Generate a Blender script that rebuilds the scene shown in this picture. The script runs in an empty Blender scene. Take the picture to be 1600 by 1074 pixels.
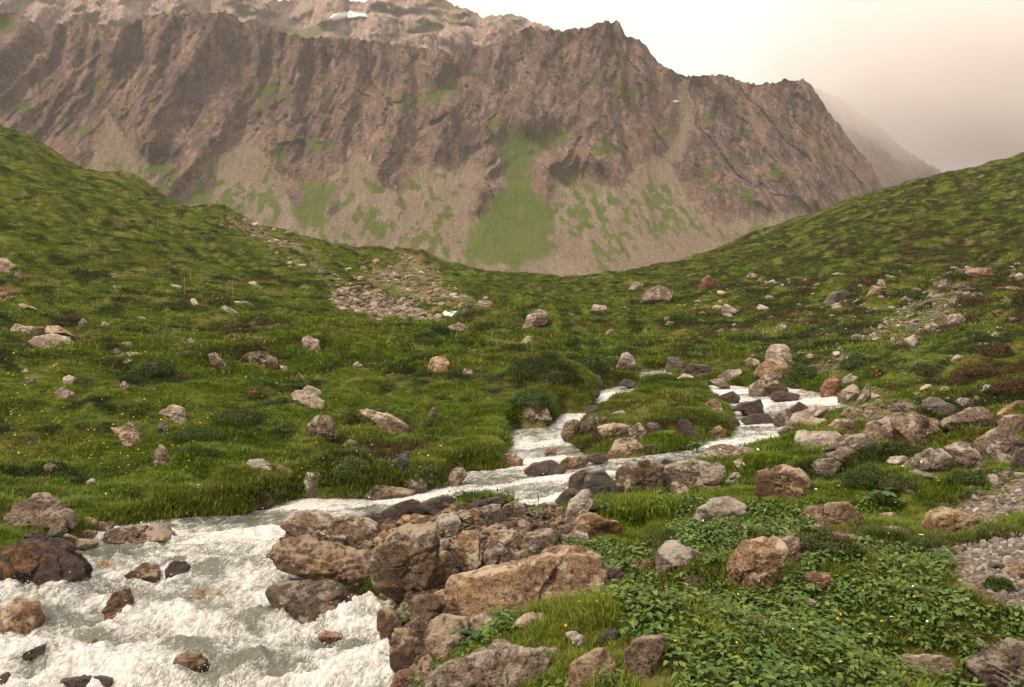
import bpy, bmesh, math, random
import numpy as np
from mathutils import Vector, Matrix

random.seed(7)
rng = np.random.default_rng(7)
SC = bpy.context.scene
COL = SC.collection

# ------------------------------------------------------------------ camera
F = 1500.0            # focal length in photo pixels (photo 1600 x 1074)
CX, CY = 800.0, 537.0
VH = 510.0            # photo row of eye level
cam_d = bpy.data.cameras.new("camera")
cam_d.sensor_width = 36.0
cam_d.lens = 36.0 * F / 1600.0
cam_d.clip_start = 0.05
cam_d.clip_end = 9000.0
cam = bpy.data.objects.new("camera", cam_d)
COL.objects.link(cam)
cam.location = (0, 0, 0)
cam.rotation_euler = (math.radians(90.0) - math.atan((CY - VH) / F), 0, 0)
SC.camera = cam

# ------------------------------------------------------------------ world: overcast daylight
SUN_EL, SUN_AZ = math.radians(50), math.radians(-128)     # azimuth from +Y, negative = left
world = bpy.data.worlds.new("World")
SC.world = world
world.use_nodes = True
wn, wl = world.node_tree.nodes, world.node_tree.links
wn.clear()
w_out = wn.new('ShaderNodeOutputWorld')
w_sky = wn.new('ShaderNodeTexSky')
w_sky.sky_type = 'NISHITA'
w_sky.sun_disc = False
w_sky.sun_elevation = SUN_EL
w_sky.sun_rotation = SUN_AZ
w_bg1 = wn.new('ShaderNodeBackground'); w_bg1.inputs['Strength'].default_value = 0.07
wl.new(w_sky.outputs[0], w_bg1.inputs['Color'])
w_tc = wn.new('ShaderNodeTexCoord')
w_map = wn.new('ShaderNodeMapping'); w_map.inputs['Scale'].default_value = (1.2, 1.2, 2.6)
w_noise = wn.new('ShaderNodeTexNoise'); w_noise.inputs['Scale'].default_value = 2.2
w_noise.inputs['Detail'].default_value = 3; w_noise.inputs['Roughness'].default_value = 0.42
wl.new(w_tc.outputs['Generated'], w_map.inputs[0]); wl.new(w_map.outputs[0], w_noise.inputs['Vector'])
w_dot = wn.new('ShaderNodeVectorMath'); w_dot.operation = 'DOT_PRODUCT'
wl.new(w_tc.outputs['Generated'], w_dot.inputs[0])
w_dot.inputs[1].default_value = (-0.10, 0.86, 0.50)       # brightest part of the cloud sheet
w_mr = wn.new('ShaderNodeMapRange'); w_mr.inputs['From Min'].default_value = 0.76; w_mr.inputs['From Max'].default_value = 0.985
wl.new(w_dot.outputs['Value'], w_mr.inputs['Value'])
w_add = wn.new('ShaderNodeMath'); w_add.operation = 'MULTIPLY_ADD'
wl.new(w_noise.outputs['Fac'], w_add.inputs[0]); w_add.inputs[1].default_value = 0.5
wl.new(w_mr.outputs[0], w_add.inputs[2])
w_ramp = wn.new('ShaderNodeValToRGB')
w_ramp.color_ramp.elements[0].position = 0.12; w_ramp.color_ramp.elements[0].color = (0.56, 0.475, 0.44, 1)
w_ramp.color_ramp.elements[1].position = 1.0; w_ramp.color_ramp.elements[1].color = (0.97, 0.89, 0.74, 1)
w_e = w_ramp.color_ramp.elements.new(0.55); w_e.color = (0.64, 0.562, 0.522, 1)
wl.new(w_add.outputs[0], w_ramp.inputs[0])
w_bg2 = wn.new('ShaderNodeBackground')
# an overcast sky is brighter overhead than near the horizon
w_sep = wn.new('ShaderNodeSeparateXYZ'); wl.new(w_tc.outputs['Generated'], w_sep.inputs[0])
w_ov = wn.new('ShaderNodeMapRange'); w_ov.inputs['From Min'].default_value = 0.05; w_ov.inputs['From Max'].default_value = 1.0
w_ov.inputs['To Min'].default_value = 0.50; w_ov.inputs['To Max'].default_value = 1.12
wl.new(w_sep.outputs[2], w_ov.inputs['Value']); wl.new(w_ov.outputs[0], w_bg2.inputs['Strength'])
wl.new(w_ramp.outputs[0], w_bg2.inputs['Color'])
w_mix = wn.new('ShaderNodeMixShader'); w_mix.inputs[0].default_value = 0.90
wl.new(w_bg1.outputs[0], w_mix.inputs[1]); wl.new(w_bg2.outputs[0], w_mix.inputs[2])
wl.new(w_mix.outputs[0], w_out.inputs['Surface'])

sun_d = bpy.data.lights.new("sun", 'SUN')
sun_d.energy = 1.5
sun_d.angle = math.radians(10)
sun_d.color = (1.0, 0.89, 0.70)
sun = bpy.data.objects.new("sun", sun_d)
COL.objects.link(sun)
sd = Vector((math.sin(SUN_AZ) * math.cos(SUN_EL), math.cos(SUN_AZ) * math.cos(SUN_EL), math.sin(SUN_EL)))
sun.rotation_euler = sd.to_track_quat('Z', 'Y').to_euler()

SC.view_settings.view_transform = 'Standard'
SC.view_settings.look = 'None'
SC.view_settings.exposure = 1.20
SC.view_settings.gamma = 1.0
SC.view_settings.use_curve_mapping = False
SC.cycles.max_bounces = 8
SC.cycles.diffuse_bounces = 3
SC.cycles.glossy_bounces = 2
SC.cycles.transmission_bounces = 3
SC.cycles.transparent_max_bounces = 8
SC.cycles.volume_bounces = 7
SC.cycles.caustics_reflective = False
SC.cycles.caustics_refractive = False
SC.cycles.use_denoising = True

# ------------------------------------------------------------------ noise
def _hash(*c):
    h = np.zeros(np.broadcast(*c).shape, np.uint32)
    for k, v in zip((374761393, 668265263, 2246822519, 3266489917), c):
        h = (h + v.astype(np.int64).astype(np.uint32) * np.uint32(k)).astype(np.uint32)
        h ^= h >> np.uint32(15); h = (h * np.uint32(2654435761)).astype(np.uint32)
    h ^= h >> np.uint32(13); h = (h * np.uint32(1274126177)).astype(np.uint32); h ^= h >> np.uint32(16)
    return h

def noise2(x, y, seed=0):
    x = np.asarray(x, float); y = np.asarray(y, float)
    xi = np.floor(x); yi = np.floor(y); xf = x - xi; yf = y - yi
    u = xf * xf * xf * (xf * (xf * 6 - 15) + 10); v = yf * yf * yf * (yf * (yf * 6 - 15) + 10)
    s = np.full(x.shape, seed)
    def g(ix, iy, dx, dy):
        a = _hash(ix, iy, s).astype(float) * (2 * math.pi / 4294967296.0)
        return np.cos(a) * dx + np.sin(a) * dy
    n0 = g(xi, yi, xf, yf); n1 = g(xi + 1, yi, xf - 1, yf)
    n2 = g(xi, yi + 1, xf, yf - 1); n3 = g(xi + 1, yi + 1, xf - 1, yf - 1)
    return (n0 + u * (n1 - n0) + v * ((n2 + u * (n3 - n2)) - (n0 + u * (n1 - n0)))) * 1.5

def noise3(x, y, z, seed=0):
    xi = np.floor(x); yi = np.floor(y); zi = np.floor(z); xf = x - xi; yf = y - yi; zf = z - zi
    u = xf * xf * (3 - 2 * xf); v = yf * yf * (3 - 2 * yf); w = zf * zf * (3 - 2 * zf)
    s = np.full(np.shape(x), seed)
    r = 0
    for i in (0, 1):
        for j in (0, 1):
            for k in (0, 1):
                h = _hash(xi + i, yi + j, zi + k, s).astype(float) / 2147483648.0 - 1.0
                r = r + h * (u if i else 1 - u) * (v if j else 1 - v) * (w if k else 1 - w)
    return r

def fbm2(x, y, oct=4, seed=0, gain=0.5):
    r = 0; a = 1; t = 0
    for o in range(oct):
        r = r + a * noise2(x * 2 ** o, y * 2 ** o, seed + o * 17); t += a; a *= gain
    return r / t

def ridged2(x, y, oct=4, seed=0, gain=0.5):
    r = 0; a = 1; t = 0
    for o in range(oct):
        r = r + a * (1 - 2 * np.abs(noise2(x * 2 ** o, y * 2 ** o, seed + o * 13))); t += a; a *= gain
    return r / t

def fbm3(p, f, oct=3, seed=0, gain=0.5):
    r = 0; a = 1; t = 0
    for o in range(oct):
        q = p * (f * 2 ** o)
        r = r + a * noise3(q[:, 0] + 31.7 * o, q[:, 1] + 11.1, q[:, 2], seed + o); t += a; a *= gain
    return r / t

def worley2(x, y, seed=0):
    """nearest cell seed: returns vector from the seed, a random value and two random tilts for the cell"""
    xi = np.floor(x); yi = np.floor(y); best = np.full(x.shape, 9.0); out = [np.zeros(x.shape) for _ in range(5)]; sec = np.full(x.shape, 9.0)
    s = np.full(x.shape, seed)
    for i in (-1, 0, 1):
        for j in (-1, 0, 1):
            r1 = _hash(xi + i, yi + j, s).astype(float) / 4294967296.0; r2 = _hash(xi + i, yi + j, s + 1).astype(float) / 4294967296.0
            dx = x - (xi + i + r1); dy = y - (yi + j + r2); d = dx * dx + dy * dy
            m = d < best
            sec = np.where(m, best, np.minimum(sec, d)); best = np.where(m, d, best)
            r3 = _hash(xi + i, yi + j, s + 2).astype(float) / 4294967296.0; r4 = _hash(xi + i, yi + j, s + 3).astype(float) / 4294967296.0
            for k, v in enumerate((dx, dy, r3, r4 * 2 - 1, r1 * 2 - 1)): out[k] = np.where(m, v, out[k])
    return out[0], out[1], out[2], out[3], out[4], np.sqrt(sec) - np.sqrt(best)
def facet2(x, y, seed=0):
    dx, dy, r, ta, tb, gap = worley2(x, y, seed)
    return (r - .5) + ta * dx * 1.3 + tb * dy * 1.0 - .25 * np.clip(1 - gap / .12, 0, 1)

def sstep(a, b, x):
    t = np.clip((x - a) / (b - a), 0, 1)
    return t * t * (3 - 2 * t)

def poly_sdf(px, py, poly, vals=None):
    """signed distance (+ inside) to a polygon; optionally the value interpolated along the nearest edge"""
    px = np.asarray(px, float); py = np.asarray(py, float)
    best = np.full(px.shape, 1e18); ins = np.zeros(px.shape, bool); bv = np.zeros(px.shape)
    n = len(poly)
    for i in range(n):
        x0, y0 = poly[i]; x1, y1 = poly[(i + 1) % n]
        dx, dy = x1 - x0, y1 - y0
        t = np.clip(((px - x0) * dx + (py - y0) * dy) / (dx * dx + dy * dy + 1e-12), 0, 1)
        d = (px - x0 - t * dx) ** 2 + (py - y0 - t * dy) ** 2
        m = d < best
        best = np.where(m, d, best)
        if vals is not None:
            bv = np.where(m, vals[i] * (1 - t) + vals[(i + 1) % n] * t, bv)
        c = ((y0 > py) != (y1 > py))
        xx = dx * (py - y0) / (dy if abs(dy) > 1e-12 else 1e-12) + x0
        ins ^= c & (px < xx)
    d = np.sqrt(best)
    d = np.where(ins, d, -d)
    return (d, bv) if vals is not None else d

# ------------------------------------------------------------------ mesh helpers
def mesh_np(name, co, quads=None, tris=None, smooth=True):
    me = bpy.data.meshes.new(name)
    co = np.asarray(co, np.float32).reshape(-1, 3)
    me.vertices.add(len(co)); me.vertices.foreach_set('co', co.ravel())
    nq = 0 if quads is None else len(quads); nt = 0 if tris is None else len(tris)
    loops = []
    if nq: loops.append(np.asarray(quads, np.int32).ravel())
    if nt: loops.append(np.asarray(tris, np.int32).ravel())
    loops = np.concatenate(loops)
    me.loops.add(len(loops)); me.loops.foreach_set('vertex_index', loops)
    starts = np.concatenate([np.arange(nq) * 4, nq * 4 + np.arange(nt) * 3]).astype(np.int32)
    me.polygons.add(nq + nt); me.polygons.foreach_set('loop_start', starts)
    me.update(calc_edges=True)
    if smooth:
        me.polygons.foreach_set('use_smooth', np.ones(nq + nt, bool))
    me.validate()
    return me

def grid_quads(nr, nc, keep=None):
    i = np.arange(nr * nc).reshape(nr, nc)
    q = np.stack([i[:-1, :-1], i[:-1, 1:], i[1:, 1:], i[1:, :-1]], -1).reshape(-1, 4)
    if keep is not None:
        k = keep.ravel()
        q = q[k[q].all(1)]
    return q

def compact(co, quads):
    used = np.unique(quads); m = np.full(len(co), -1); m[used] = np.arange(len(used))
    return co[used], m[quads], used

def add_color(me, name, arr):
    a = me.attributes.new(name, 'FLOAT_COLOR', 'POINT')
    arr = np.asarray(arr, np.float32)
    if arr.shape[1] == 3:
        arr = np.concatenate([arr, np.ones((len(arr), 1), np.float32)], 1)
    a.data.foreach_set('color', arr.ravel())

def add_float(me, name, arr):
    a = me.attributes.new(name, 'FLOAT', 'POINT')
    a.data.foreach_set('value', np.asarray(arr, np.float32).ravel())

def link(name, me, mat=None, parent=None, **props):
    o = bpy.data.objects.new(name, me)
    COL.objects.link(o)
    if mat is not None and me is not None and len(me.materials) == 0:
        me.materials.append(mat)
    if parent is not None: o.parent = parent
    for k, v in props.items():
        if v is not None: o[k] = v
    return o

# ------------------------------------------------------------------ material helper
class NT:
    def __init__(s, name):
        s.m = bpy.data.materials.new(name); s.m.use_nodes = True
        s.t = s.m.node_tree; s.t.nodes.clear()
        s.out = s.n('ShaderNodeOutputMaterial')
    def n(s, typ, **kw):
        x = s.t.nodes.new(typ)
        for k, v in kw.items(): setattr(x, k, v)
        return x
    def l(s, a, b): s.t.links.new(a, b)
    def put(s, sock, v):
        if hasattr(v, 'links') or isinstance(v, bpy.types.NodeSocket): s.l(v, sock)
        else:
            if isinstance(v, (tuple, list)) and len(v) == 3 and sock.type == 'RGBA': v = (*v, 1)
            sock.default_value = v
    def noise(s, vec, scale, detail=4, rough=0.55, dist=0.0):
        x = s.n('ShaderNodeTexNoise'); s.put(x.inputs['Vector'], vec)
        x.inputs['Scale'].default_value = scale; x.inputs['Detail'].default_value = detail
        x.inputs['Roughness'].default_value = rough; x.inputs['Distortion'].default_value = dist
        return x.outputs['Fac']
    def ramp(s, fac, *stops):
        x = s.n('ShaderNodeValToRGB'); s.put(x.inputs[0], fac)
        e = x.color_ramp.elements
        while len(e) < len(stops): e.new(0.5)
        for i, (p, c) in enumerate(stops):
            e[i].position = p
            e[i].color = (*c, 1) if isinstance(c, (tuple, list)) else (c, c, c, 1)
        return x.outputs[0]
    def mix(s, fac, a, b, mode='MIX'):
        x = s.n('ShaderNodeMix', data_type='RGBA', blend_type=mode)
        s.put(x.inputs[0], fac); s.put(x.inputs[6], a); s.put(x.inputs[7], b)
        return x.outputs[2]
    def math(s, op, a, b=0.0, c=None, clamp=False):
        x = s.n('ShaderNodeMath', operation=op); x.use_clamp = clamp
        s.put(x.inputs[0], a); s.put(x.inputs[1], b)
        if c is not None: s.put(x.inputs[2], c)
        return x.outputs[0]
    def attr(s, name, typ='GEOMETRY'):
        x = s.n('ShaderNodeAttribute'); x.attribute_name = name; x.attribute_type = typ
        return x
    def mapping(s, vec, scale=(1, 1, 1), rot=(0, 0, 0), loc=(0, 0, 0)):
        x = s.n('ShaderNodeMapping'); s.put(x.inputs[0], vec)
        s.put(x.inputs['Scale'], tuple(scale)); x.inputs['Rotation'].default_value = rot
        s.put(x.inputs['Location'], loc)
        return x.outputs[0]
    def bump(s, h, strength=0.5, dist=0.02, normal=None):
        x = s.n('ShaderNodeBump'); s.put(x.inputs['Height'], h)
        x.inputs['Strength'].default_value = strength; x.inputs['Distance'].default_value = dist
        if normal is not None: s.l(normal, x.inputs['Normal'])
        return x.outputs[0]
    def bsdf(s, color, rough=0.8, normal=None, spec=0.3, **kw):
        x = s.n('ShaderNodeBsdfPrincipled')
        s.put(x.inputs['Base Color'], color); s.put(x.inputs['Roughness'], rough)
        x.inputs['Specular IOR Level'].default_value = spec
        if normal is not None: s.l(normal, x.inputs['Normal'])
        for k, v in kw.items(): s.put(x.inputs[k], v)
        return x.outputs[0]
    def done(s, surf=None, vol=None):
        if surf is not None: s.l(surf, s.out.inputs['Surface'])
        if vol is not None: s.l(vol, s.out.inputs['Volume'])
        return s.m

# ------------------------------------------------------------------ photo polygon parsing (traced outlines -> real distances on the terrain)
CROP = {'F': (0, 0, 1), 'C3': (0, 400, 3), 'C4': (533, 400, 3), 'C5': (1066, 400, 3), 'C6': (0, 716, 3),
        'C7': (533, 716, 3), 'C8': (1066, 716, 3), 'D1': (1000, 540, 4), 'D2': (1350, 580, 6.39),
        'D3': (560, 780, 5.333), 'D4': (460, 380, 5.333)}
def P(crop, s):
    ox, oy, k = CROP[crop]
    v = [float(t) for t in s.replace(',', ' ').split()]
    return [(ox + v[i] / k, oy + v[i + 1] / k) for i in range(0, len(v), 2)]
# ================================================================== TERRAIN
# surveyed profile of the valley: for each bearing (photo column) the photo row of the ground at each distance
TY = np.array([1.0, 2.0, 3.5, 5, 7, 9, 12, 16, 21, 28, 38, 52, 70, 95, 125, 160, 210, 300, 450, 700], float)
TU = np.array([-900, -400, 0, 200, 400, 600, 800, 1000, 1200, 1400, 1600, 2000, 2600], float)
near_z = lambda z, y: 510 - z * 1500 / y
TV = np.array([
 #  5     7     9    12   16   21   28   38   52   70   95  125  160  210  300 450 700
 [1200, 1020, 880, 770, 680, 610, 520, 420, 310, 190,  60,   0, -40, 60, 250, 430, 470],
 [1240, 1050, 920, 800, 710, 640, 565, 480, 385, 290, 180,  90,  60, 120, 300, 450, 475],
 [1280, 1085, 945, 830, 745, 670, 600, 530, 455, 375, 290, 215, 203, 250, 370, 470, 480],
 [1285, 1082, 942, 826, 742, 672, 605, 543, 478, 408, 343, 303, 318, 360, 430, 480, 482],
 [1275, 1078, 940, 823, 742, 676, 612, 553, 495, 440, 392, 362, 378, 410, 450, 480, 482],
 [1210, 1035, 925, 815, 735, 668, 606, 551, 500, 455, 420, 399, 412, 435, 460, 482, 482],
 [1120,  960, 862, 785, 725, 665, 600, 546, 500, 463, 441, 434, 445, 460, 470, 482, 482],
 [1082,  916, 828, 756, 700, 650, 598, 550, 505, 466, 437, 426, 434, 450, 468, 482, 482],
 [1080,  908, 818, 744, 685, 636, 590, 545, 497, 450, 404, 373, 366, 390, 440, 480, 482],
 [1078,  903, 814, 738, 672, 620, 572, 522, 472, 425, 368, 312, 299, 335, 420, 475, 482],
 [1078,  900, 808, 729, 658, 602, 550, 499, 448, 394, 328, 268, 247, 285, 400, 470, 480],
 [1075,  895, 800, 715, 640, 578, 520, 462, 400, 335, 255, 180, 150, 200, 360, 460, 480],
 [1070,  885, 785, 695, 612, 545, 480, 410, 335, 250, 150,  60,  20, 100, 330, 450, 480]], float)
z5 = (510 - TV[:, 0]) * 5 / 1500
TV = np.concatenate([np.stack([510 - z5 * 1500 / y for y in (1.0, 2.0, 3.5)], 1), TV], 1)
TZ = (510 - TV) / 1500.0 * TY[None, :]

def _catmull(xs, ys, xq):
    """monotone-ish cubic (finite-difference hermite) along axis 0 of ys"""
    n = len(xs); i = np.clip(np.searchsorted(xs, xq) - 1, 0, n - 2)
    h = (xs[1:] - xs[:-1])
    d = (ys[1:] - ys[:-1]) / h.reshape(-1, *([1] * (ys.ndim - 1)))
    m = np.empty_like(ys)
    m[0] = d[0]; m[-1] = d[-1]
    hh = h.reshape(-1, *([1] * (ys.ndim - 1)))
    m[1:-1] = (d[:-1] * hh[1:] + d[1:] * hh[:-1]) / (hh[1:] + hh[:-1])
    sg = (d[:-1] * d[1:] > 0)
    m[1:-1] = np.where(sg, m[1:-1], m[1:-1] * 0.5)
    t = ((xq - xs[i]) / h[i]).reshape(-1, *([1] * (ys.ndim - 1)))
    H = h[i].reshape(-1, *([1] * (ys.ndim - 1)))
    return ((2 * t**3 - 3 * t**2 + 1) * ys[i] + (t**3 - 2 * t**2 + t) * H * m[i]
            + (-2 * t**3 + 3 * t**2) * ys[i + 1] + (t**3 - t**2) * H * m[i + 1])

A_IN, NA_IN, NA_OUT = 0.60, 620, 46
GA = np.concatenate([np.linspace(-2.3, -A_IN, NA_OUT, endpoint=False), np.linspace(-A_IN, A_IN, NA_IN),
                     np.linspace(A_IN, 2.3, NA_OUT + 1)[1:]])
GY = np.concatenate([np.geomspace(1.0, 3.2, 26, endpoint=False), np.geomspace(3.2, 175, 520, endpoint=False),
                     np.geomspace(175, 700, 26)])
def base_table(A, Y):
    """smooth valley surface on the grid of bearings A (tan) and distances Y"""
    zc = _catmull(np.log(TY), TZ.T.copy(), np.log(Y))            # rows Y x TU
    zz = _catmull(TU, zc.T.copy(), np.clip(A * F + CX, TU[0], TU[-1]))  # A x Y
    return zz.T                                                   # Y x A
ZB = base_table(GA, GY)
LGY = np.log(GY)
def _lookup(T, x, y):
    y = np.clip(np.asarray(y, float), GY[0], GY[-1]); a = np.clip(np.asarray(x, float) / y, GA[0], GA[-1])
    fi = np.interp(a, GA, np.arange(len(GA))); fj = np.interp(np.log(y), LGY, np.arange(len(GY)))
    i = np.clip(fi.astype(int), 0, len(GA) - 2); j = np.clip(fj.astype(int), 0, len(GY) - 2)
    s = fi - i; t = fj - j
    return (T[j, i] * (1 - s) + T[j, i + 1] * s) * (1 - t) + (T[j + 1, i] * (1 - s) + T[j + 1, i + 1] * s) * t
def base(x, y): return _lookup(ZB, x, y)

_YS = np.geomspace(2.0, 330, 2600)
def cast(u, v, table=None):
    """first point of the ground met by the sight line through photo point (u, v)"""
    T = ZB if table is None else table
    a = (u - CX) / F; k = (VH - v) / F
    d = _lookup(T, a * _YS, _YS) - k * _YS
    hit = np.nonzero(d > 0)[0]
    if len(hit) == 0: 
        j = int(np.argmax(d)); y = _YS[j]
    else:
        j = max(hit[0], 1); t = d[j - 1] / (d[j - 1] - d[j] + 1e-12) if d[j-1] < 0 else 0
        y = _YS[j - 1] + t * (_YS[j] - _YS[j - 1])
    return a * y, y, k * y

# --- the stream: bank line traced, with bank height (m) at each point
STREAM = [(-420, 1500, .1), (-420, 980, .3), (-200, 930, .3), (0, 922, .2), (100, 885, .15), (122, 850, .15), (150, 826, .12), (200, 814, .12),
 (300, 801, .22), (372, 800, .30), (400, 795, .30), (440, 783, .30), (470, 777, .30), (560, 778, .30), (640, 770, .25), (686, 760, .2), (694, 742, .25),
 (730, 735, .32), (782, 733, .34), (784, 700, .36), (786, 678, .36), (800, 664, .40), (852, 664, .42), (878, 645, .42), (925, 644, .36),
 (922, 625, .34), (930, 606, .30), (962, 598, .25), (996, 596, .15), (990, 584, .15), (992, 572, .12), (1040, 571, .12), (1062, 573, .12),
 (1058, 590, .05), (1006, 590, .05), (1002, 612, .06), (968, 622, .08), (944, 636, .10), (934, 652, .10), (904, 668, .08), (895, 690, .06),
 (925, 708, .05), (985, 715, .05), (1060, 704, .08), (1094, 698, .12), (1100, 684, .14), (1136, 680, .12), (1140, 668, .12), (1132, 640, .16),
 (1114, 620, .18), (1096, 606, .16), (1092, 598, .14), (1140, 598, .12), (1182, 604, .12), (1240, 603, .12), (1290, 612, .12), (1338, 626, .08), (1330, 640, .05),
 (1268, 655, .02), (1250, 668, .02), (1242, 683, .02), (1196, 698, .02), (1156, 711, .02), (1092, 724, .02), (1078, 736, .02),
 (1020, 738, .02), (1000, 784, .02), (905, 786, .02), (870, 792, .02), (700, 790, .02), (640, 797, .02), (596, 808, .02), (560, 815, .02),
 (455, 812, .12), (436, 850, .14), (450, 890, .14), (520, 920, .14), (588, 940, .16), (604, 980, .18), (606, 1040, .18), (612, 1100, .18),
 (620, 1300, .18), (640, 1500, .18)]
SW = []
for (u, v, b) in STREAM:
    x, y, z = cast(u, v); SW.append((x, y))
SWB = [p[2] for p in STREAM]

def terrace(y):
    """distance mapped so that the stream runs level for a while and then drops"""
    L = 0.155; q = np.log(np.maximum(y, 0.5)) / L; f = q - np.floor(q)
    g = np.where(f < 0.70, 0.22 * f / 0.70, 0.22 + 0.78 * sstep(0, 1, (f - 0.70) / 0.30))
    return np.exp((np.floor(q) + g) * L), f
def water_level(x, y):
    yw = y * (1 + 0.030 * noise2(x * 0.9, y * 0.25, 5) + 0.012 * noise2(x * 3.1, y * 0.8, 6))
    yt, f = terrace(yw)
    k = sstep(9.5, 12.5, y)
    z = base(x, y * (1 - k) + (yt * y / yw) * k)
    drop = np.where((f > 0.66), 1.0, 0.0) * k
    return z, drop, f

# ground patches (photo polygon, kind)
SCREE = [
 ('rubble', P('F', '508 468 540 456 600 460 650 474 692 492 690 500 650 503 590 500 545 492'), 1.0),
 ('slope', P('F', '590 412 640 396 682 402 705 440 765 474 740 486 690 490 640 474 560 446 540 425'), .50),
 ('slope', P('F', '392 352 440 372 520 420 600 462 570 478 505 452 440 410 400 380'), .36),
 ('slope', P('F', '1515 430 1510 500 1440 545 1360 560 1300 600 1240 592 1280 545 1370 495 1440 450'), .44),
 ('gravel', P('F', '1640 720 1570 770 1500 786 1450 812 1450 838 1530 834 1640 800'), 1.0),
 ('gravel', P('F', '1462 872 1500 858 1540 842 1640 826 1640 972 1570 950 1500 916'), 1.0),
 ('bed', P('F', '580 812 700 786 905 786 905 850 860 850 740 900 725 985 700 1010 650 1120 600 1120 605 960 580 900 480 880 440 850 455 812'), .95),
 ('slope', P('F', '1236 648 1330 606 1440 616 1450 660 1330 668 1240 690'), .5),
 ('soil', P('F', '-60 440 10 442 34 462 20 470 -60 470'), .9),
 ('slope', P('F', '330 325 370 335 430 362 480 385 520 398 500 410 440 392 380 368 340 350'), .6),
 ('slope', P('F', '180 250 230 262 262 285 250 296 210 278 180 266'), .5),
 ('soil', P('F', '618 392 690 392 700 408 640 410 610 404'), .55),
 ('slope', P('F', '1300 470 1400 440 1560 430 1600 470 1560 560 1440 600 1330 600 1230 560 1150 540 1180 500'), .22),
]
def patch_field(u, v, wob):
    """how bare the ground is (0..1), by kind, at photo coordinates (u, v)"""
    bare = np.zeros(u.shape); soil = np.zeros(u.shape)
    for kind, poly, k in SCREE:
        soft = 14.0
        d = poly_sdf(u, v, poly) + wob * 16
        m = sstep(-soft * .3, soft, d) * k
        if kind == 'soil': soil = np.maximum(soil, m)
        bare = np.maximum(bare, m)
    return bare, soil

GX = GA[None, :] * GY[:, None]; GYY = np.repeat(GY[:, None], len(GA), 1)
XF, YF = GX.ravel(), GYY.ravel()
near = (YF < 40) & (np.abs(XF / YF) < 0.95)
SD = np.full(XF.shape, -50.0); SB = np.zeros(XF.shape)
d_, b_ = poly_sdf(XF[near], YF[near], SW, SWB)
SD[near] = d_; SB[near] = b_
warp = noise2(XF * .35, YF * .35, 3)
hum = (0.10 * fbm2(XF / .75, YF / .75, 3, 11) * sstep(60, 200, YF) * 0 + 0.10 * fbm2(XF / .75, YF / .75, 3, 11) * (1 - sstep(60, 200, YF))
       + 0.64 * fbm2(XF / 3.2, YF / 3.2, 3, 12)
       + 1.0 * fbm2(XF / 11, YF / 11, 2, 13) * sstep(18, 40, YF))
# tussocks: rounded pillows with creases between
hum = hum + 0.34 * (0.40 - np.abs(noise2(XF / 1.5 + warp, YF / 2.0, 14))) * sstep(7, 14, YF) + 0.10 * (0.5 - np.abs(noise2(XF / .5, YF / .6, 15))) * (1 - sstep(20, 60, YF)) * sstep(5, 9, YF)
hum = hum + 0.30 * (0.4 - np.abs(noise2(XF / 2.6 + warp, YF / 4.5, 24))) * sstep(35, 60, YF)
hum = hum + sstep(60, 110, YF) * (1.3 * fbm2(XF / 26, YF / 26, 2, 19) + 1.6 * fbm2(XF / 9, YF / 14, 4, 20) * (1 - sstep(-20, 10, XF)))
away = sstep(0.0, 1.2, -SD)
edge = 0.05 * noise2(XF * 2.2, YF * 2.2, 16) + 0.10 * noise2(XF * .9, YF * .9, 17)
sdn = SD + edge
wl_, _, _ = water_level(XF, YF)
bank = SB * 0.9 * sstep(0.0, 0.22, -sdn) * (1 - 0.75 * sstep(0.5, 2.6, -SD))
bed = -(0.10 + 0.22 * sstep(0, .8, sdn)) * sstep(-0.05, 0.10, sdn) + 0.05 * fbm2(XF / .25, YF / .25, 3, 18) * sstep(0, .1, sdn)
zg = ZB.ravel() + hum * away + bank
zg = np.where(sdn > -0.05, np.minimum(zg, wl_ + 0.02) + bed, zg)
# local mounds traced from the photo: (u, v, radius px, height px)
for (mu, mv, mr, mh) in [(505, 505, 110, 50), (700, 585, 80, 30), (845, 588, 95, 32), (340, 552, 90, 24), (1040, 630, 60, 30), (240, 520, 95, 14),
                         (655, 398, 40, 26), (545, 748, 34, 16), (1365, 745, 45, 12), (600, 690, 60, 16), (430, 610, 60, 14), (150, 630, 75, 14),
                         (560, 610, 55, 16), (330, 700, 80, 14), (60, 560, 80, 12), (215, 262, 45, 24), (345, 338, 50, 18), (470, 385, 50, 10), (960, 440, 60, 8), (1180, 440, 70, 12), (1330, 400, 70, 10), (1490, 440, 60, 12)]:
    mx, my, mz = cast(mu, mv + mh)
    r = mr / F * my; h = mh / F * my
    d2 = ((XF - mx) / r) ** 2 + ((YF - my) / (r * 1.5)) ** 2
    zg = zg + h * np.exp(-d2 * 1.4) * sstep(-0.02, 0.5, -SD)
ZG = zg.reshape(len(GY), len(GA))
def ground(x, y): return _lookup(ZG, x, y)
VIS = np.where((SD > 0).reshape(ZG.shape), wl_.reshape(ZG.shape), ZG)     # what a sight line meets: ground or water
WLG = wl_.reshape(ZG.shape)
SDG = SD.reshape(ZG.shape)

U_ = CX + F * XF / YF; V_ = VH - F * zg / YF
wob = fbm2(XF * 1.1, YF * .8, 3, 21) * 1.5
BARE, SOIL = patch_field(U_, V_, wob)
BARE = np.where(YF > 3, BARE, 0)
BAREG = BARE.reshape(ZG.shape)

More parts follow.
